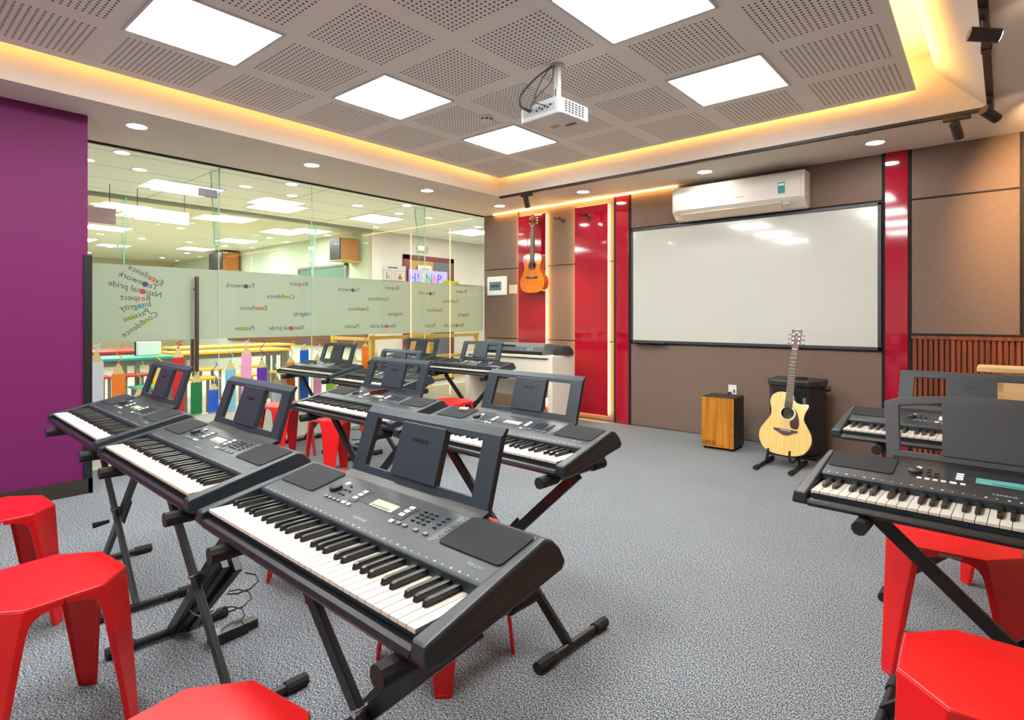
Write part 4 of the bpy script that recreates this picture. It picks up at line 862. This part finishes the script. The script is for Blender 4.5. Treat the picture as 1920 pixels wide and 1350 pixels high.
# loudspeaker column
t = thing('floor_speaker', 'tall black floor loudspeaker behind the acoustic guitar', 'speaker', (-1.38, 5.30, 0))
SPK = mat('speaker_black', (34, 36, 38), .5)
bm = BM(); prism(bm, [(-.20, .02), (-.16, -.06), (.13, -.06), (.20, .05), (.20, .26), (-.20, .26)], .03, .62, 'z'); obj('cabinet', bm, SPK, t, .012)
bm = BM(); prism(bm, [(-.21, .01), (-.165, -.072), (.135, -.072), (.212, .04), (.212, .27), (-.21, .27)], .60, .66, 'z'); obj('top_cap', bm, mat('speaker_cap', (40, 44, 46), .4), t, .015)
bobj('speaker_grille', -.14, .12, -.066, -.058, .05, .585, GRILLE, t, .004); bobj('badge', .09, .115, -.070, -.066, .46, .52, mat('badge_silver', (160, 170, 176), .3, .5), t)
bm = BM(); tube(bm, [(.205, .15, .585), (.25, .15, .585)], .022, 14); obj('side_knob', bm, SPK, t, smooth=True)
bm = BM(); tube(bm, [(-.05, .1, .655), (-.05, .1, .672), (.08, .1, .672), (.08, .1, .655)], .010, 8); obj('carry_handle', bm, SPK, t, smooth=True)
bobj('base', -.19, .19, -.05, .26, 0, .03, SPK, t, .008)

# ================================================================ PIANO AND ARRANGER
PIA = mat('piano_white', (232, 226, 210), .5, noise=(6, .05)); PIAD = mat('piano_gap', (90, 84, 74), .6)
t = thing('digital_piano', 'scuffed cream digital piano cabinet under the silver keyboard', 'piano', (-4.18, 4.75, 0))
bobj('side_panel', .58, .64, 0, .40, 0, .79, PIA, t, .004); bobj('side_panel', -.64, -.58, 0, .40, 0, .79, PIA, t, .004)
bobj('key_cabinet', -.58, .58, .01, .40, .52, .765, PIA, t, .006); bobj('top_lid', -.60, .60, -.01, .40, .765, .79, PIA, t, .004); bobj('lid_gap', -.575, .565, .0, .009, .752, .760, PIAD, t)
bobj('back_board', -.58, .58, .30, .32, .30, .52, PIA, t); bobj('pedal_board', -.58, .58, .18, .22, .03, .12, PIA, t)
t = thing('arranger_keyboard', 'silver grey arranger keyboard turned backwards on the cream piano', 'keyboard', (-4.20, 4.80, .79))
bm = BM(); prism(bm, [(0, .012), (0, .085), (.05, .128), (.32, .10), (.36, .02), (.30, 0), (.02, 0)], -.50, .50); obj('case', bm, mat('silver_case', (112, 118, 122), .4), t, .006)
bobj('rear_base', -.49, .49, -.006, .01, .002, .035, CASED, t); pn = bobj('connector_panel', -.42, .12, -.004, .002, .085, .100, CASED, t)
for k in range(12):
    bm = BM(); tube(bm, [(-.38 + k * .04, -.004, .092), (-.38 + k * .04, -.012, .092)], .007, 10); obj('socket', bm, BLACK, pn)
text('model_name', 'S670', .045, mat('print_silver', (196, 200, 202), .4), axes((.32, -.001, .060), (1, 0, 0), (0, 0, 1)), t); text('maker_name', 'PSR', .020, PRINT, axes((.20, -.001, .055), (1, 0, 0), (0, 0, 1)), t)
bm = BM(); lathe(bm, [(.13, 0), (.12, .05), (.08, .09), (0, .10)], 14, Matrix.Translation((.63, .20, 0)) @ Matrix.Diagonal((.68, 1.1, 1, 1))); 
o = obj('folded_cover', bm, mat('black_cloth', (34, 32, 34), .8, bump=(40, .8)), None, smooth=True); o.location = (-4.20 - .05 + .0, 4.85, .905); tag(o, 'black cloth cover bunched on the right end of the silver keyboard', 'cover')
o.location = (-4.23, 4.83, .79)

# ================================================================ PROJECTOR
PJ = mat('projector_white', (196, 202, 206), .4)
t = thing('projector', 'white ceiling projector with cables hanging from the perforated ceiling', 'projector', (-2.13, 2.88, 2.40), R(-4))
bm = BM(); prism(bm, rrect(-.165, .165, -.14, .14, .025), 0, .095, 'z'); bd = obj('projector_body', bm, PJ, t, .010, seg=3)
bm = BM(); prism(bm, [(-.12, 0), (.14, 0), (.10, .03), (-.06, .03)], -.10, .08, 'y'); o = obj('top_housing', bm, PJ, t, .008); o.location = (0, 0, .095)
bobj('connector_panel', -.10, .12, -.1415, -.135, .03, .075, mat('pj_grey', (176, 180, 182), .4), t)
for k in range(6):
    bm = BM(); tube(bm, [(-.02 + k * .022, -.1415, .05 + .012 * (k % 2)), (-.02 + k * .022, -.148, .05 + .012 * (k % 2))], .006, 10); obj('socket', bm, BLACK, t)
bm = BM()
for j in range(6):
    for k in range(5): box(bm, .1645, .1665, -.10 + j * .032, -.078 + j * .032, .016 + k * .014, .026 + k * .014)
obj('vent_grille', bm, mat('vent_dark', (46, 52, 56), .6), t)
bm = BM(); prism(bm, circle(-.12, .055, .022, 16), -.142, -.1395, 'y'); obj('side_grille', bm, mat('pj_grey', (176, 180, 182), .4), t)
bm = BM(); tube(bm, [(-.10, .135, .05), (-.10, .165, .05)], [.030, .032], 18); obj('projector_lens', bm, mat('lens_dark', (24, 24, 30), .1), t, smooth=True)
bobj('bottom_label', -.06, .0, .02, .06, -.0012, 0, mat('pj_label', (150, 150, 150), .5), t); bobj('bottom_vent', .03, .11, .06, .09, -.0012, 0, BLACK, t)
bobj('mount_bracket', .02, .055, -.03, -.002, .125, .345, WHITE, t, .002); bobj('mount_slot', .031, .037, -.0315, -.029, .15, .20, BLACK, t)
bm = BM(); prism(bm, circle(.0375, -.016, .045, 20), .340, .348, 'z'); obj('ceiling_plate', bm, mat('plate_rust', (196, 170, 150), .5), t)
bm = BM(); lathe(bm, [(.028, 0), (.016, .02), (.012, .03)], 16, Matrix.Translation((.0375, -.016, .12))); obj('mount_joint', bm, CHROME, t, smooth=True)
for a, b_, c_, r in (((.01, -.03, .346), (-.13, -.16, .18), (-.07, -.150, .055), .0055), ((.02, -.035, .346), (-.10, -.19, .16), (-.05, -.150, .058), .0055), ((.03, -.035, .346), (.06, -.10, .22), (-.075, -.150, .050), .0045), ((.0, -.03, .346), (-.02, -.15, .16), (.06, -.150, .06), .0035)):
    P0, P1, P2 = Vector(a), Vector(b_), Vector(c_); mid1 = P0.lerp(P1, .5) + Vector((.02, -.02, .01)); mid2 = P1.lerp(P2, .5) + Vector((-.02, -.03, -.02))
    ctl = [P0, mid1, P1, mid2, P2]; pts = []
    for i in range(4):
        p0, p1, p2, p3 = ctl[max(i - 1, 0)], ctl[i], ctl[i + 1], ctl[min(i + 2, 4)]
        for j in range(6):
            u = j / 6; pts.append(.5 * ((2 * p1) + (p2 - p0) * u + (2 * p0 - 5 * p1 + 4 * p2 - p3) * u * u + (3 * p1 - p0 - 3 * p2 + p3) * u ** 3))
    pts.append(P2); bm = BM(); tube(bm, pts, r, 8); obj('cable', bm, mat('cable_slate', (58, 70, 78), .5), t, smooth=True)

# ================================================================ DESK AT THE RIGHT
DW = wood('pale_desk_wood', (232, 200, 144), (214, 180, 122), 0, 30, .4)
t = thing('teacher_desk', 'pale wooden desk top at the right edge behind the keyboards', 'desk', (.55, 3.86, 0))
bobj('desktop', -.66, .6, -.17, .02, .925, .95, DW, t, .003); bobj('front_board', -.56, .6, -.15, -.13, .35, .92, DW, t)
for x in (-.56, .56):
    for y in (-.03,): bobj('leg', x - .03, x + .03, y - .02, y + .04, 0, .92, DW, t)
